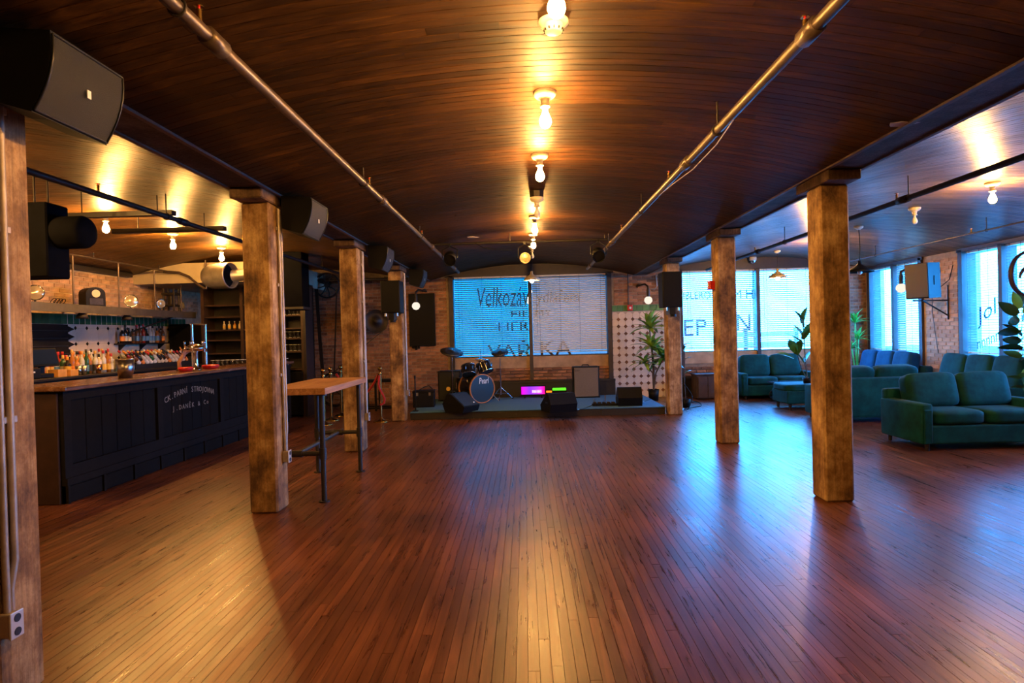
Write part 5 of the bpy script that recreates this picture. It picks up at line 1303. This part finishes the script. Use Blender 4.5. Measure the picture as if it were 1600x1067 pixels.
def wedge(px, py, rz, lab, w_=0.46, h=0.33, d=0.40):
    p = on_stage(px, py)
    t = T('stage_monitor', lab, 'speaker', (p.x, p.y, SG), rz, 'wedge stage monitors')
    pf = [(-0.06, 0), (d - 0.06, 0.0), (d, h * 0.45), (d - 0.12, h), (d - 0.20, h), (-0.10, h * 0.32)]
    X = Matrix(((0, 0, 1, 0), (1, 0, 0, 0), (0, 1, 0, 0), (0, 0, 0, 1)))
    MB().prism(pf, -w_ / 2, w_ / 2, X).build('cabinet', m_black, t)
    g0, g1 = Vector((0, -0.10, h * 0.32)), Vector((0, d - 0.20, h))
    dv = (g1 - g0); nrm = Vector((0, -dv.z, dv.y)).normalized(); c = (g0 + g1) / 2 + nrm * 0.004
    ang = math.atan2(dv.z, dv.y)
    MB().box(c, (w_ - 0.05, dv.length - 0.04, 0.008), Matrix.Rotation(ang, 3, 'X')).build('grille', m_grille, t)
    for s in (-1, 1): MB().box((s * (w_ / 2 + 0.001), d / 2, h * 0.5), (0.006, 0.12, 0.03)).build('handle', m_blackmetal, t)
    b_ = MB().box(c + nrm * 0.006 - dv.normalized() * 0.11 + Vector((w_ / 2 - 0.1, 0, 0)), (0.03, 0.02, 0.004), Matrix.Rotation(ang, 3, 'X')).build('badge', m_logo, t)
    return t
wedge(731, 643, OP(58), 'wedge monitor in front of the bass drum, blue-lit slanted face', 0.46)
wedge(868, 641, OP(200), 'low wedge monitor at the front middle of the stage with its back to the room', 0.5)
wedge(981, 631, OP(178), 'boxy wedge monitor at the sofa end of the stage front', 0.44, 0.34)

# lit panel and strip lights
m_led = bpy.data.materials.new('led_face'); m_led.use_nodes = True
N = m_led.node_tree.nodes; L = m_led.node_tree.links; N.clear()
tc = N.new('ShaderNodeTexCoord'); gr = N.new('ShaderNodeTexGradient'); gr.gradient_type = 'LINEAR'; mpn = N.new('ShaderNodeMapping'); mpn.inputs['Location'].default_value = (0.5, 0, 0); mpn.inputs['Scale'].default_value = (1.9, 1, 1)
L.new(tc.outputs['Object'], mpn.inputs[0]); L.new(mpn.outputs[0], gr.inputs[0])
cr = N.new('ShaderNodeValToRGB'); e = cr.color_ramp.elements; e[0].color = (0.75, 0.0, 0.55, 1); e[1].color = (0.9, 0.0, 0.15, 1); q_ = e.new(0.35); q_.color = (0.25, 0.03, 1.0, 1); q_ = e.new(0.65); q_.color = (0.4, 0.05, 1.0, 1)
L.new(gr.outputs[0], cr.inputs[0]); em = N.new('ShaderNodeEmission'); em.inputs[1].default_value = 1.1; L.new(cr.outputs[0], em.inputs[0]); ou = N.new('ShaderNodeOutputMaterial'); L.new(em.outputs[0], ou.inputs[0])
a = at(814, 604, 13.2); b = at(852, 616, 13.2)
t = T('led_panel', 'glowing magenta and violet light panel at the back of the stage', 'light', ((a.x + b.x) / 2, 13.2, SG))
wl = b.x - a.x; zl = (a.z + b.z) / 2 - SG; hl = a.z - b.z
MB().rbox((0, 0.035, zl), (wl + 0.02, 0.05, hl + 0.03), 0.006, 1).build('casing', m_black, t); MB().rbox((0, 0.006, zl), (wl - 0.01, 0.012, hl - 0.01), 0.003, 1).build('lit_face', m_led, t)
for s in (-1, 1): MB().box((s * wl * 0.35, 0.03, (zl - hl / 2) / 2), (0.03, 0.12, zl - hl / 2)).build('foot', m_black, t)
m_led2 = emit('led_white', (0.75, 0.6, 1.0), 3.0)
for i in range(3):
    for j in range(8): MB().b2(-0.02 + j * 0.026, -0.02 + j * 0.026 + 0.012, -0.004, 0.0, zl - 0.05 + i * 0.024, zl - 0.04 + i * 0.024).build('diode', m_led2, t)
for px, py, wv, hv, col, lab in ((874, 610, 0.29, 0.055, (0.10, 0.8, 0.02), 'small green glowing light behind the middle monitor'), (858, 613.5, 0.12, 0.04, (1.0, 0.22, 0.01), 'small orange glowing light beside the violet panel')):
    p = at(px, py, 13.15)
    t = T('strip_light', lab, 'light', (p.x, 13.15, SG))
    MB().rbox((0, 0.03, (p.z - SG) / 2), (wv + 0.02, 0.05, p.z - SG), 0.004, 1).build('casing', m_black, t)
    MB().rbox((0, 0.02, p.z - SG + hv / 2), (wv, 0.03, hv), 0.006, 1).build('lit_face', emit('strip_' + lab.split()[1], col, 1.2), t)
p = on_stage(945, 634)
t = T('pedal_board', 'flat black pedal board with a short stand beside the boxy monitor', 'pedals', (p.x, p.y + 0.05, SG))
MB().rbox((0, 0, 0.02), (0.46, 0.14, 0.04), 0.006, 1).build('board', m_black, t)
for k in range(5): MB().rbox((-0.18 + k * 0.085, 0, 0.055), (0.06, 0.10, 0.03), 0.006, 1).build('pedal', m_iron, t)
MB().cyl((0.02, 0.02, 0.07), (0.02, 0.02, 0.19), 0.01, n=8).build('post', m_steel, t); MB().cyl((-0.19, 0.0, 0.07), (-0.19, 0, 0.13), 0.014, n=8).build('knob', m_steel, t)
def floor_cable(lab, pts, z, r=0.009):
    t = T('cable', lab, 'cable', (0, 0, 0))
    P_ = [Vector((x, y, z + r + dz)) for x, y, dz in pts]
    out = []
    for i in range(len(P_) - 1):
        p0, p1, p2, p3 = P_[max(i - 1, 0)], P_[i], P_[i + 1], P_[min(i + 2, len(P_) - 1)]
        for k in range(5):
            f = k / 5; out.append(0.5 * (2 * p1 + (p2 - p0) * f + (2 * p0 - 5 * p1 + 4 * p2 - p3) * f * f + (3 * p1 - p0 - 3 * p2 + p3) * f ** 3))
    MB().tube(out + [P_[-1]], r, 6).build('cable', m_black, t)
    MB().cyl(out[0], out[0] + (out[0] - out[1]).normalized() * 0.05, r * 1.5, n=8).build('plug', m_steel, t)
p1 = on_stage(905, 640); p2 = on_stage(930, 634)
floor_cable('thin black cable lying on the stage before the amplifier', [(p1.x, p1.y, 0), (p1.x + 0.12, p1.y + 0.15, 0), (p2.x, p2.y + 0.2, 0), (p2.x + 0.1, p2.y + 0.35, 0)], SG, 0.006)
p1 = on_stage(1006, 628); p2 = on_stage(1030, 624)
floor_cable('thin black cable at the sofa end of the stage', [(p1.x, p1.y, 0), (p1.x + 0.1, p1.y + 0.2, 0), (p1.x + 0.2, p1.y + 0.35, 0)], SG, 0.006)
def onfloor(px, py):
    r = ray(px, py); return CAM + r * (-CAM.z / r.z)
g = [onfloor(*q) for q in ((1067, 641), (1082, 637), (1096, 634), (1088, 628), (1070, 632))]
floor_cable('looped dark cable on the floor beside the post with the palm', [(g[0].x, g[0].y, 0), (g[1].x, g[1].y, 0), (g[2].x, g[2].y, 0), (g[3].x, g[3].y, 0.0), (g[4].x, g[4].y, 0.0)], 0.0)
q_ = onfloor(1070, 640)
floor_cable('dark cable rising in arcs from the floor beside the post with the palm', [(q_.x - 0.02, q_.y, 0), (q_.x + 0.06, q_.y, 0.0), (q_.x + 0.16, q_.y + 0.05, 0.22), (q_.x + 0.06, q_.y + 0.1, 0.42), (q_.x - 0.02, q_.y + 0.12, 0.5)], 0.0)

# ================================================================== SOFAS
def cushion_mb(sx, sy, sz, e=3.5, n=7, sag=0.0):
    """soft box: a grid on a cube pushed to a rounded block"""
    mb = MB(); vs = []; fs = []; idx = {}
    def P_(a, b, c):
        k = (round(a, 4), round(b, 4), round(c, 4))
        if k not in idx:
            m_ = max(abs(a), abs(b), abs(c)); v = Vector((a, b, c))
            l = (abs(a) ** e + abs(b) ** e + abs(c) ** e) ** (1 / e)
            v = v * (m_ / l)
            idx[k] = len(vs); vs.append((v.x * sx / 2, v.y * sy / 2, v.z * sz / 2))
        return idx[k]
    for ax in range(3):
        for s in (-1, 1):
            for i in range(n):
                for j in range(n):
                    q = []
                    for (ii, jj) in ((i, j), (i + 1, j), (i + 1, j + 1), (i, j + 1)):
                        u, v = -1 + 2 * ii / n, -1 + 2 * jj / n
                        c = [0, 0, 0]; c[ax] = s; c[(ax + 1) % 3] = u; c[(ax + 2) % 3] = v
                        q.append(P_(*c))
                    fs.append(tuple(q if s > 0 else q[::-1]))
    return mb.add(vs, fs, 0, True)
def sofa(lab, loc, rz, seats=2, W=1.55, mat=None, D=0.85, arm=0.14, backh=0.68, top=0.87):
    mat = mat or m_velvet
    t = T('sofa', lab, 'sofa', loc, rz, 'teal velvet sofas')
    MB().rbox((0, D / 2, 0.19), (W - 0.02, D - 0.02, 0.22), 0.02, 2, smooth=False).build('base', mat, t)
    iw = W - 2 * arm
    for s in (-1, 1):
        a_ = MB().rbox((s * (W / 2 - arm / 2), D / 2 - 0.0, 0.32), (arm, D, 0.48), 0.03, 3, smooth=True).build('arm', mat, t)
        f_ = MB().rbox((s * (W / 2 - arm / 2), -0.006, 0.29), (arm - 0.05, 0.02, 0.40), 0.008, 2).build('front_panel', mat, a_)
        for y in (0.05, D - 0.06): MB().lathe([(0.022, 0.0), (0.03, 0.09)], 10, Matrix.Translation((s * (W / 2 - 0.09), y, 0))).build('leg', m_sofaleg, t)
    MB().rbox((0, D - 0.07, (0.09 + backh) / 2), (W - 0.02, 0.14, backh - 0.09), 0.035, 3, smooth=True).build('backrest', mat, t)
    cw = iw / seats
    for k in range(seats):
        x = -iw / 2 + cw * (k + 0.5)
        c = cushion_mb(cw - 0.006, D - 0.16, 0.17, 7).build('seat_cushion', mat, t, (x, (D - 0.14) / 2 - 0.01, 0.385))
        b_ = cushion_mb(cw - 0.01, 0.23, top - 0.43, 6.5).build('back_cushion', mat, t, (x, D - 0.27, 0.45 + (top - 0.45) / 2), (-0.22 + rnd.uniform(-0.03, 0.03), rnd.uniform(-0.03, 0.03), 0))
    return t
sofa('dark teal velvet loveseat nearest the camera, facing the room', (5.43, 7.33, 0), 0, 2, 1.56)
sofa('dark teal loveseat turned away, its plain back behind the nearest loveseat', (5.48, 10.42, 0), PI, 2, 1.62, backh=0.70, top=0.86)
sofa('bright teal loveseat against the far window wall beyond the ottoman', (5.36, 13.08, 0), 0, 2, 1.6, top=0.92)
sofa('blue-lit sofa under the side window in the far corner by the bright green plant', (6.72, 12.55, 0), -PI / 2, 3, 2.0, m_velvet_blue_lit, top=0.98, backh=0.72)
sofa('teal sofa under the side window behind the nearest loveseat, with blue cushions', (6.72, 9.98, 0), -PI / 2, 3, 2.05, m_velvet, top=0.98, backh=0.72)
# ottoman, cart, cabinet
q = onfloor(1223, 640)
t = T('ottoman', 'dark teal square ottoman partly behind the blotchy post', 'ottoman', (4.72, 11.2, 0))
MB().rbox((0.45, 0.35, 0.24), (0.90, 0.70, 0.24), 0.02, 2).build('body', m_velvet, t)
cushion_mb(0.92, 0.72, 0.13, 9).build('lid_cushion', m_velvet, t, (0.45, 0.35, 0.405))
for x in (0.08, 0.82):
    for y in (0.08, 0.62): MB().lathe([(0.022, 0), (0.032, 0.12)], 10, Matrix.Translation((x, y, 0))).build('leg', m_sofaleg, t)
a = onfloor(1213, 626)
t = T('factory_cart', 'low cart table with spoked iron wheels beyond the ottoman', 'table', (a.x - 0.10, 12.35, 0))
MB().rbox((0.45, 0.3, 0.385), (0.95, 0.62, 0.035), 0.006, 1).build('top', M('cart_top', (0.05, 0.09, 0.13), 0.12, coat=0.5), t)
for x in (0.10, 0.80):
    for y in (0.06, 0.54):
        wl_ = MB().tube([(x + 0.105 * math.cos(2 * PI * k / 22), y, 0.115 + 0.105 * math.sin(2 * PI * k / 22)) for k in range(22)], 0.014, 6, True).build('wheel', m_blackmetal, t)
        MB().cyl((x, y - 0.02, 0.115), (x, y + 0.02, 0.115), 0.03, n=10).build('hub', m_blackmetal, wl_)
        for k in range(5): MB().box((x + 0.055 * math.cos(k * 1.2566), y, 0.115 + 0.055 * math.sin(k * 1.2566)), (0.10, 0.014, 0.03), Matrix.Rotation(-k * 1.2566, 3, 'Y')).build('spoke', m_blackmetal, wl_)
        MB().box((x, y, 0.26), (0.03, 0.03, 0.23)).build('bracket', m_blackmetal, t)
p = onfloor(1101, 622)
t = T('side_cabinet', 'small dark wooden cabinet between the far posts, against the wall', 'cabinet', (p.x, 13.35, 0))
MB().rbox((0, 0.24, 0.27), (0.46, 0.44, 0.50), 0.006, 1).build('carcass', m_cab, t); MB().rbox((0, 0.24, 0.535), (0.50, 0.48, 0.03), 0.005, 1).build('top', m_cab, t)
for s in (-1, 1):
    d_ = MB().rbox((s * 0.105, 0.012, 0.27), (0.2, 0.02, 0.44), 0.004, 1).build('door', m_cab, t); MB().cyl((s * 0.02, 0.0, 0.3), (s * 0.02, -0.02, 0.3), 0.01, n=8).build('knob', m_iron, d_)

# ================================================================== PLANTS
def leaf_mesh(ln, wd_, droop, mat, n=6, tip=1.0, base=0.12):
    vs = []; fs = []
    for i in range(n + 1):
        f = i / n
        x = ln * (f - 0.12 * droop * f * f); z = ln * (0.25 * f * (1 - 0.2 * droop) - droop * 0.55 * f * f)
        wv = wd_ / 2 * (base + (1 - base) * math.sin(PI * min(1, 0.12 + f * 0.88) ** tip) if f < 1 else 0.02)
        vs += [(x, -wv, z + wv * 0.25), (x, 0, z), (x, wv, z + wv * 0.25)]
    for i in range(n):
        a_ = 3 * i; fs += [(a_, a_ + 1, a_ + 4, a_ + 3), (a_ + 1, a_ + 2, a_ + 5, a_ + 4)]
    return MB().add(vs, fs, 0, True).mesh('leaf', mat)
def pot(t, r, h, mat):
    MB().lathe([(0, 0), (r * 0.8, 0), (r, h), (r * 0.93, h), (r * 0.9, h - 0.03), (0, h - 0.03)], 20).build('pot', mat, t)
    MB().lathe([(0, h - 0.028), (r * 0.9, h - 0.028)], 16).build('soil', m_sub, t)
def rosette(t, c, n, mesh, up=(0.15, 1.1), sc_=(0.8, 1.15), seed=1):
    r = random.Random(seed)
    for k in range(n):
        az = k * 2.4 + r.uniform(-0.2, 0.2); el = up[0] + (up[1] - up[0]) * (k / max(1, n - 1)) + r.uniform(-0.08, 0.08)
        o = link('leaf', mesh, t, (c[0], c[1], c[2] + 0.02 * k / n), Euler((r.uniform(-0.25, 0.25), -el, az)))
        s = r.uniform(*sc_); o.scale = (s, s, s)
lf_a = leaf_mesh(0.5, 0.10, 0.8, m_leaf_yel); lf_b = leaf_mesh(0.5, 0.10, 0.8, m_leaf); lf_br = leaf_mesh(0.38, 0.075, 0.7, m_leaf_bright)
q = onfloor(1020, 627)
t = T('potted_palm', 'tall yellow-green dracaena in a black pot beside the tiled wall', 'plant', (q.x, 13.75, 0))
t.location = (at(1021, 600, 13.4).x, 13.4, 0)
pot(t, 0.12, 0.24, m_tank)
base = t.location
def cane(pts):
    MB().tube([(0, 0, 0.2)] + pts, 0.016, 7).build('cane', m_stem, t)
def loc_of(px, py, Y): p = at(px, py, Y); return (p.x - base.x, Y - base.y, p.z)
c1, c2, c3, c4 = loc_of(1015, 515, 13.38), loc_of(1019, 545, 13.34), loc_of(1008, 568, 13.3), loc_of(1036, 560, 13.28)
cane([(0.0, 0, 0.8), c1]); cane([(0.02, -0.02, 0.7), c2]); cane([(-0.02, -0.04, 0.6), c3]); cane([(0.05, -0.05, 0.6), c4])
rosette(t, c1, 26, lf_a, (0.0, 1.35), (0.85, 1.2), 1); rosette(t, c2, 24, lf_a, (-0.2, 1.2), (0.8, 1.1), 2); rosette(t, c3, 16, lf_a, (-0.3, 0.8), (0.65, 0.95), 3); rosette(t, c4, 28, lf_b, (-0.5, 1.1), (0.8, 1.15), 4)
# spare leafy stem behind the post
p = at(1071, 600, 12.1)
t = T('leaf_stem_plant', 'sparse small plant with few leaves just behind the post with speaker', 'plant', (p.x, 12.1, 0)); base = t.location
pot(t, 0.09, 0.16, m_tank)
lf_s = leaf_mesh(0.2, 0.07, 0.5, m_leaf)
MB().tube([(0, 0, 0.13), (-0.02, 0, 0.5), (0.0, 0, 1.0), loc_of(1069, 538, 12.1)], 0.008, 6).build('stem', m_stem, t)
for k, (px, py, az) in enumerate(((1068, 540, 0.3), (1066, 551, 2.8), (1069, 562, 0.1), (1070, 576, 2.9), (1070, 583, 0.2), (1067, 545, -1.4))):
    o = link('leaf', lf_s, t, loc_of(px, py, 12.1), Euler((0, -0.3, az)))
# plant standing on the ottoman
p = at(1262, 598, 11.45); zt_ = 0.474
t = T('potted_plant', 'broad-leaved plant in a small black pot standing on the ottoman', 'plant', (p.x, 11.45, zt_)); base = t.location
pot(t, 0.09, 0.09, m_tank)
lf_c = leaf_mesh(0.38, 0.17, 0.4, m_leaf, 6, 0.9)
def L3(px, py): q = at(px, py, 11.45); return (q.x - base.x, 0, q.z - base.z)
MB().tube([(-0.01, 0, 0.06), L3(1252, 575), L3(1244, 548)], 0.007, 6).build('stem', m_stem, t)
MB().tube([(0.0, 0, 0.06), L3(1258, 560), L3(1256, 520), L3(1254, 502)], 0.009, 6).build('stem', m_stem, t)
MB().tube([(0.01, 0, 0.06), L3(1259, 575), L3(1256, 565)], 0.006, 6).build('stem', m_stem, t)
for px, py, ax, el in ((1245, 556, PI - 0.3, 1.15), (1243, 550, PI + 0.7, 0.8), (1244, 554, 0.6, 1.0), (1240, 560, PI, 0.3), (1256, 568, PI - 0.5, 0.9), (1257, 566, 0.4, 0.8),
                       (1255, 512, PI - 0.2, 1.2), (1254, 505, 0.3, 1.2), (1254, 502, PI + 0.4, 0.7), (1255, 530, 0.2, 0.9), (1255, 538, PI, 0.6), (1256, 522, -0.8, 0.8), (1255, 528, PI - 0.9, 0.9)):
    o = link('leaf', lf_c, t, L3(px, py), Euler((rnd.uniform(-0.5, 0.5), -el, ax))); o.scale = (0.9,) * 3
# bright green plant in the corner
p = at(1334, 556, 13.75)
t = T('potted_dracaena', 'bright green sword-leaved plant in the room corner behind the blue-lit sofa', 'plant', (p.x + 0.05, 13.72, 0)); base = t.location
pot(t, 0.13, 0.28, m_white)
d1, d2, d3 = loc_of(1336, 505, 13.7), loc_of(1341, 530, 13.7), loc_of(1331, 545, 13.7)
for d in (d1, d2, d3): MB().tube([(0, 0, 0.25), (d[0] * 0.4, 0, d[2] * 0.5), d], 0.014, 6).build('cane', m_leaf_bright, t)
rosette(t, d1, 20, lf_br, (0.2, 1.35), (0.7, 1.0), 8); rosette(t, d2, 16, lf_br, (0.0, 1.2), (0.6, 0.9), 9); rosette(t, d3, 14, lf_br, (0.0, 1.2), (0.6, 0.9), 10)
# rubber plant at the edge of view
p = at(1590, 585, 7.9)
Y_ = 8.62
t = T('rubber_plant', 'dark glossy rubber plant at the edge of view before the side window', 'plant', (at(1600, 560, Y_).x + 0.03, Y_, 0)); base = t.location
pot(t, 0.15, 0.3, m_tank)
lf_r = leaf_mesh(0.30, 0.15, 0.35, m_leaf_dark, 7, 0.85, 0.05); lf_r2 = leaf_mesh(0.27, 0.11, 0.35, m_leaf, 7, 0.85, 0.05)
top_ = loc_of(1603, 480, Y_)
MB().tube([(0, 0, 0.27), (0.02, 0, 1.0), top_], 0.014, 7).build('stem', m_stem, t)
for i, (px, py, az, el) in enumerate(((1594, 482, PI, 1.2), (1590, 492, PI - 0.4, 0.7), (1592, 505, PI + 0.6, 0.2), (1592, 520, PI, 0.0), (1597, 500, -PI / 2, 0.5), (1594, 536, PI + 0.2, 0.2), (1598, 545, PI - 0.5, 0.0), (1596, 515, -2.2, -0.1),
                                     (1600, 490, 0.2, 0.7), (1602, 515, 0.4, 0.3), (1601, 540, -0.6, 0.2), (1598, 530, -1.8, 0.3), (1596, 558, PI, 0.3), (1599, 562, -2, 0.2), (1602, 482, 1.8, 0.9), (1597, 525, 2.2, 0.6))):
    o = link('leaf', lf_r if i % 4 else lf_r2, t, loc_of(px, py, Y_), Euler((rnd.uniform(0.6, 1.35), -el, az)))
# lower plant by the nearest loveseat
Y_ = 8.0
t = T('low_plant', 'low broad-leaved green plant behind the arm end of the nearest loveseat', 'plant', (at(1600, 610, Y_).x + 0.05, Y_, 0)); base = t.location
pot(t, 0.13, 0.3, m_tank)
for px, py, az, el in ((1596, 592, PI - 0.2, 0.1), (1598, 590, -2.2, 0.4), (1600, 588, 0.4, 0.6), (1598, 606, PI, 0.0), (1602, 604, -1.2, 0.3)):
    q = loc_of(px, py, Y_); MB().tube([(0, 0, 0.28), (q[0] * 0.3, 0, q[2] * 0.7 + 0.1), q], 0.006, 5).build('stem', m_leaf, t)
    o = link('leaf', leaf_mesh(0.2, 0.10, 0.4, m_leaf, 6, 0.9), t, q, Euler((0.4, -el, az)))
# white hoop lamp and dark curved letter
p = at(1600, 585, 8.9)
t = T('arched_tube', 'thin white arched tube behind the low plant by the side window', 'lamp', (p.x + 0.25, 8.78, 0))
MB().tube([(-0.42 + 0.0, 0, 1.06), (-0.40, 0, 1.10), (-0.30, 0, 1.11), (-0.12, 0, 1.07), (0.02, 0, 0.97), (0.06, 0, 0.8), (0.06, 0, 0.02)], 0.013, 8).build('tube', m_white, t); MB().cyl((0.06, 0, 0), (0.06, 0, 0.02), 0.12, n=18).build('base', m_white, t)
Y_ = 9.35
pc = at(1608, 428, Y_)
t = T('letter_sign', 'large dark curved letter hanging in front of the side window blind', 'sign', (pc.x, Y_, pc.z))
m_let = M('violet_black_metal', (0.035, 0.02, 0.05), 0.45, metal=0.3)
def flat_arc(pts, r_): return MB().tube(pts, r_, 8)
MB().tube([(0.27 * math.cos(a_), 0, 0.33 * math.sin(a_)) for a_ in [PI * (0.42 + 1.3 * k / 22) for k in range(23)]], [0.012 + 0.024 * math.sin(PI * k / 22) for k in range(23)], 8).build('outer_stroke', m_let, t)
MB().tube([(0.03 + 0.17 * math.cos(a_), 0, -0.08 + 0.19 * math.sin(a_)) for a_ in [PI * (0.25 + 0.72 * k / 14) for k in range(15)]], [0.014 + 0.014 * math.sin(PI * k / 14) for k in range(15)], 8).build('inner_stroke', m_let, t)
MB().cyl((0.0, 0, 0.32), (0.0, 0, ceil_z(min(pc.x, XR - 0.05)) - pc.z), 0.003, n=5).build('wire', m_steel, t)
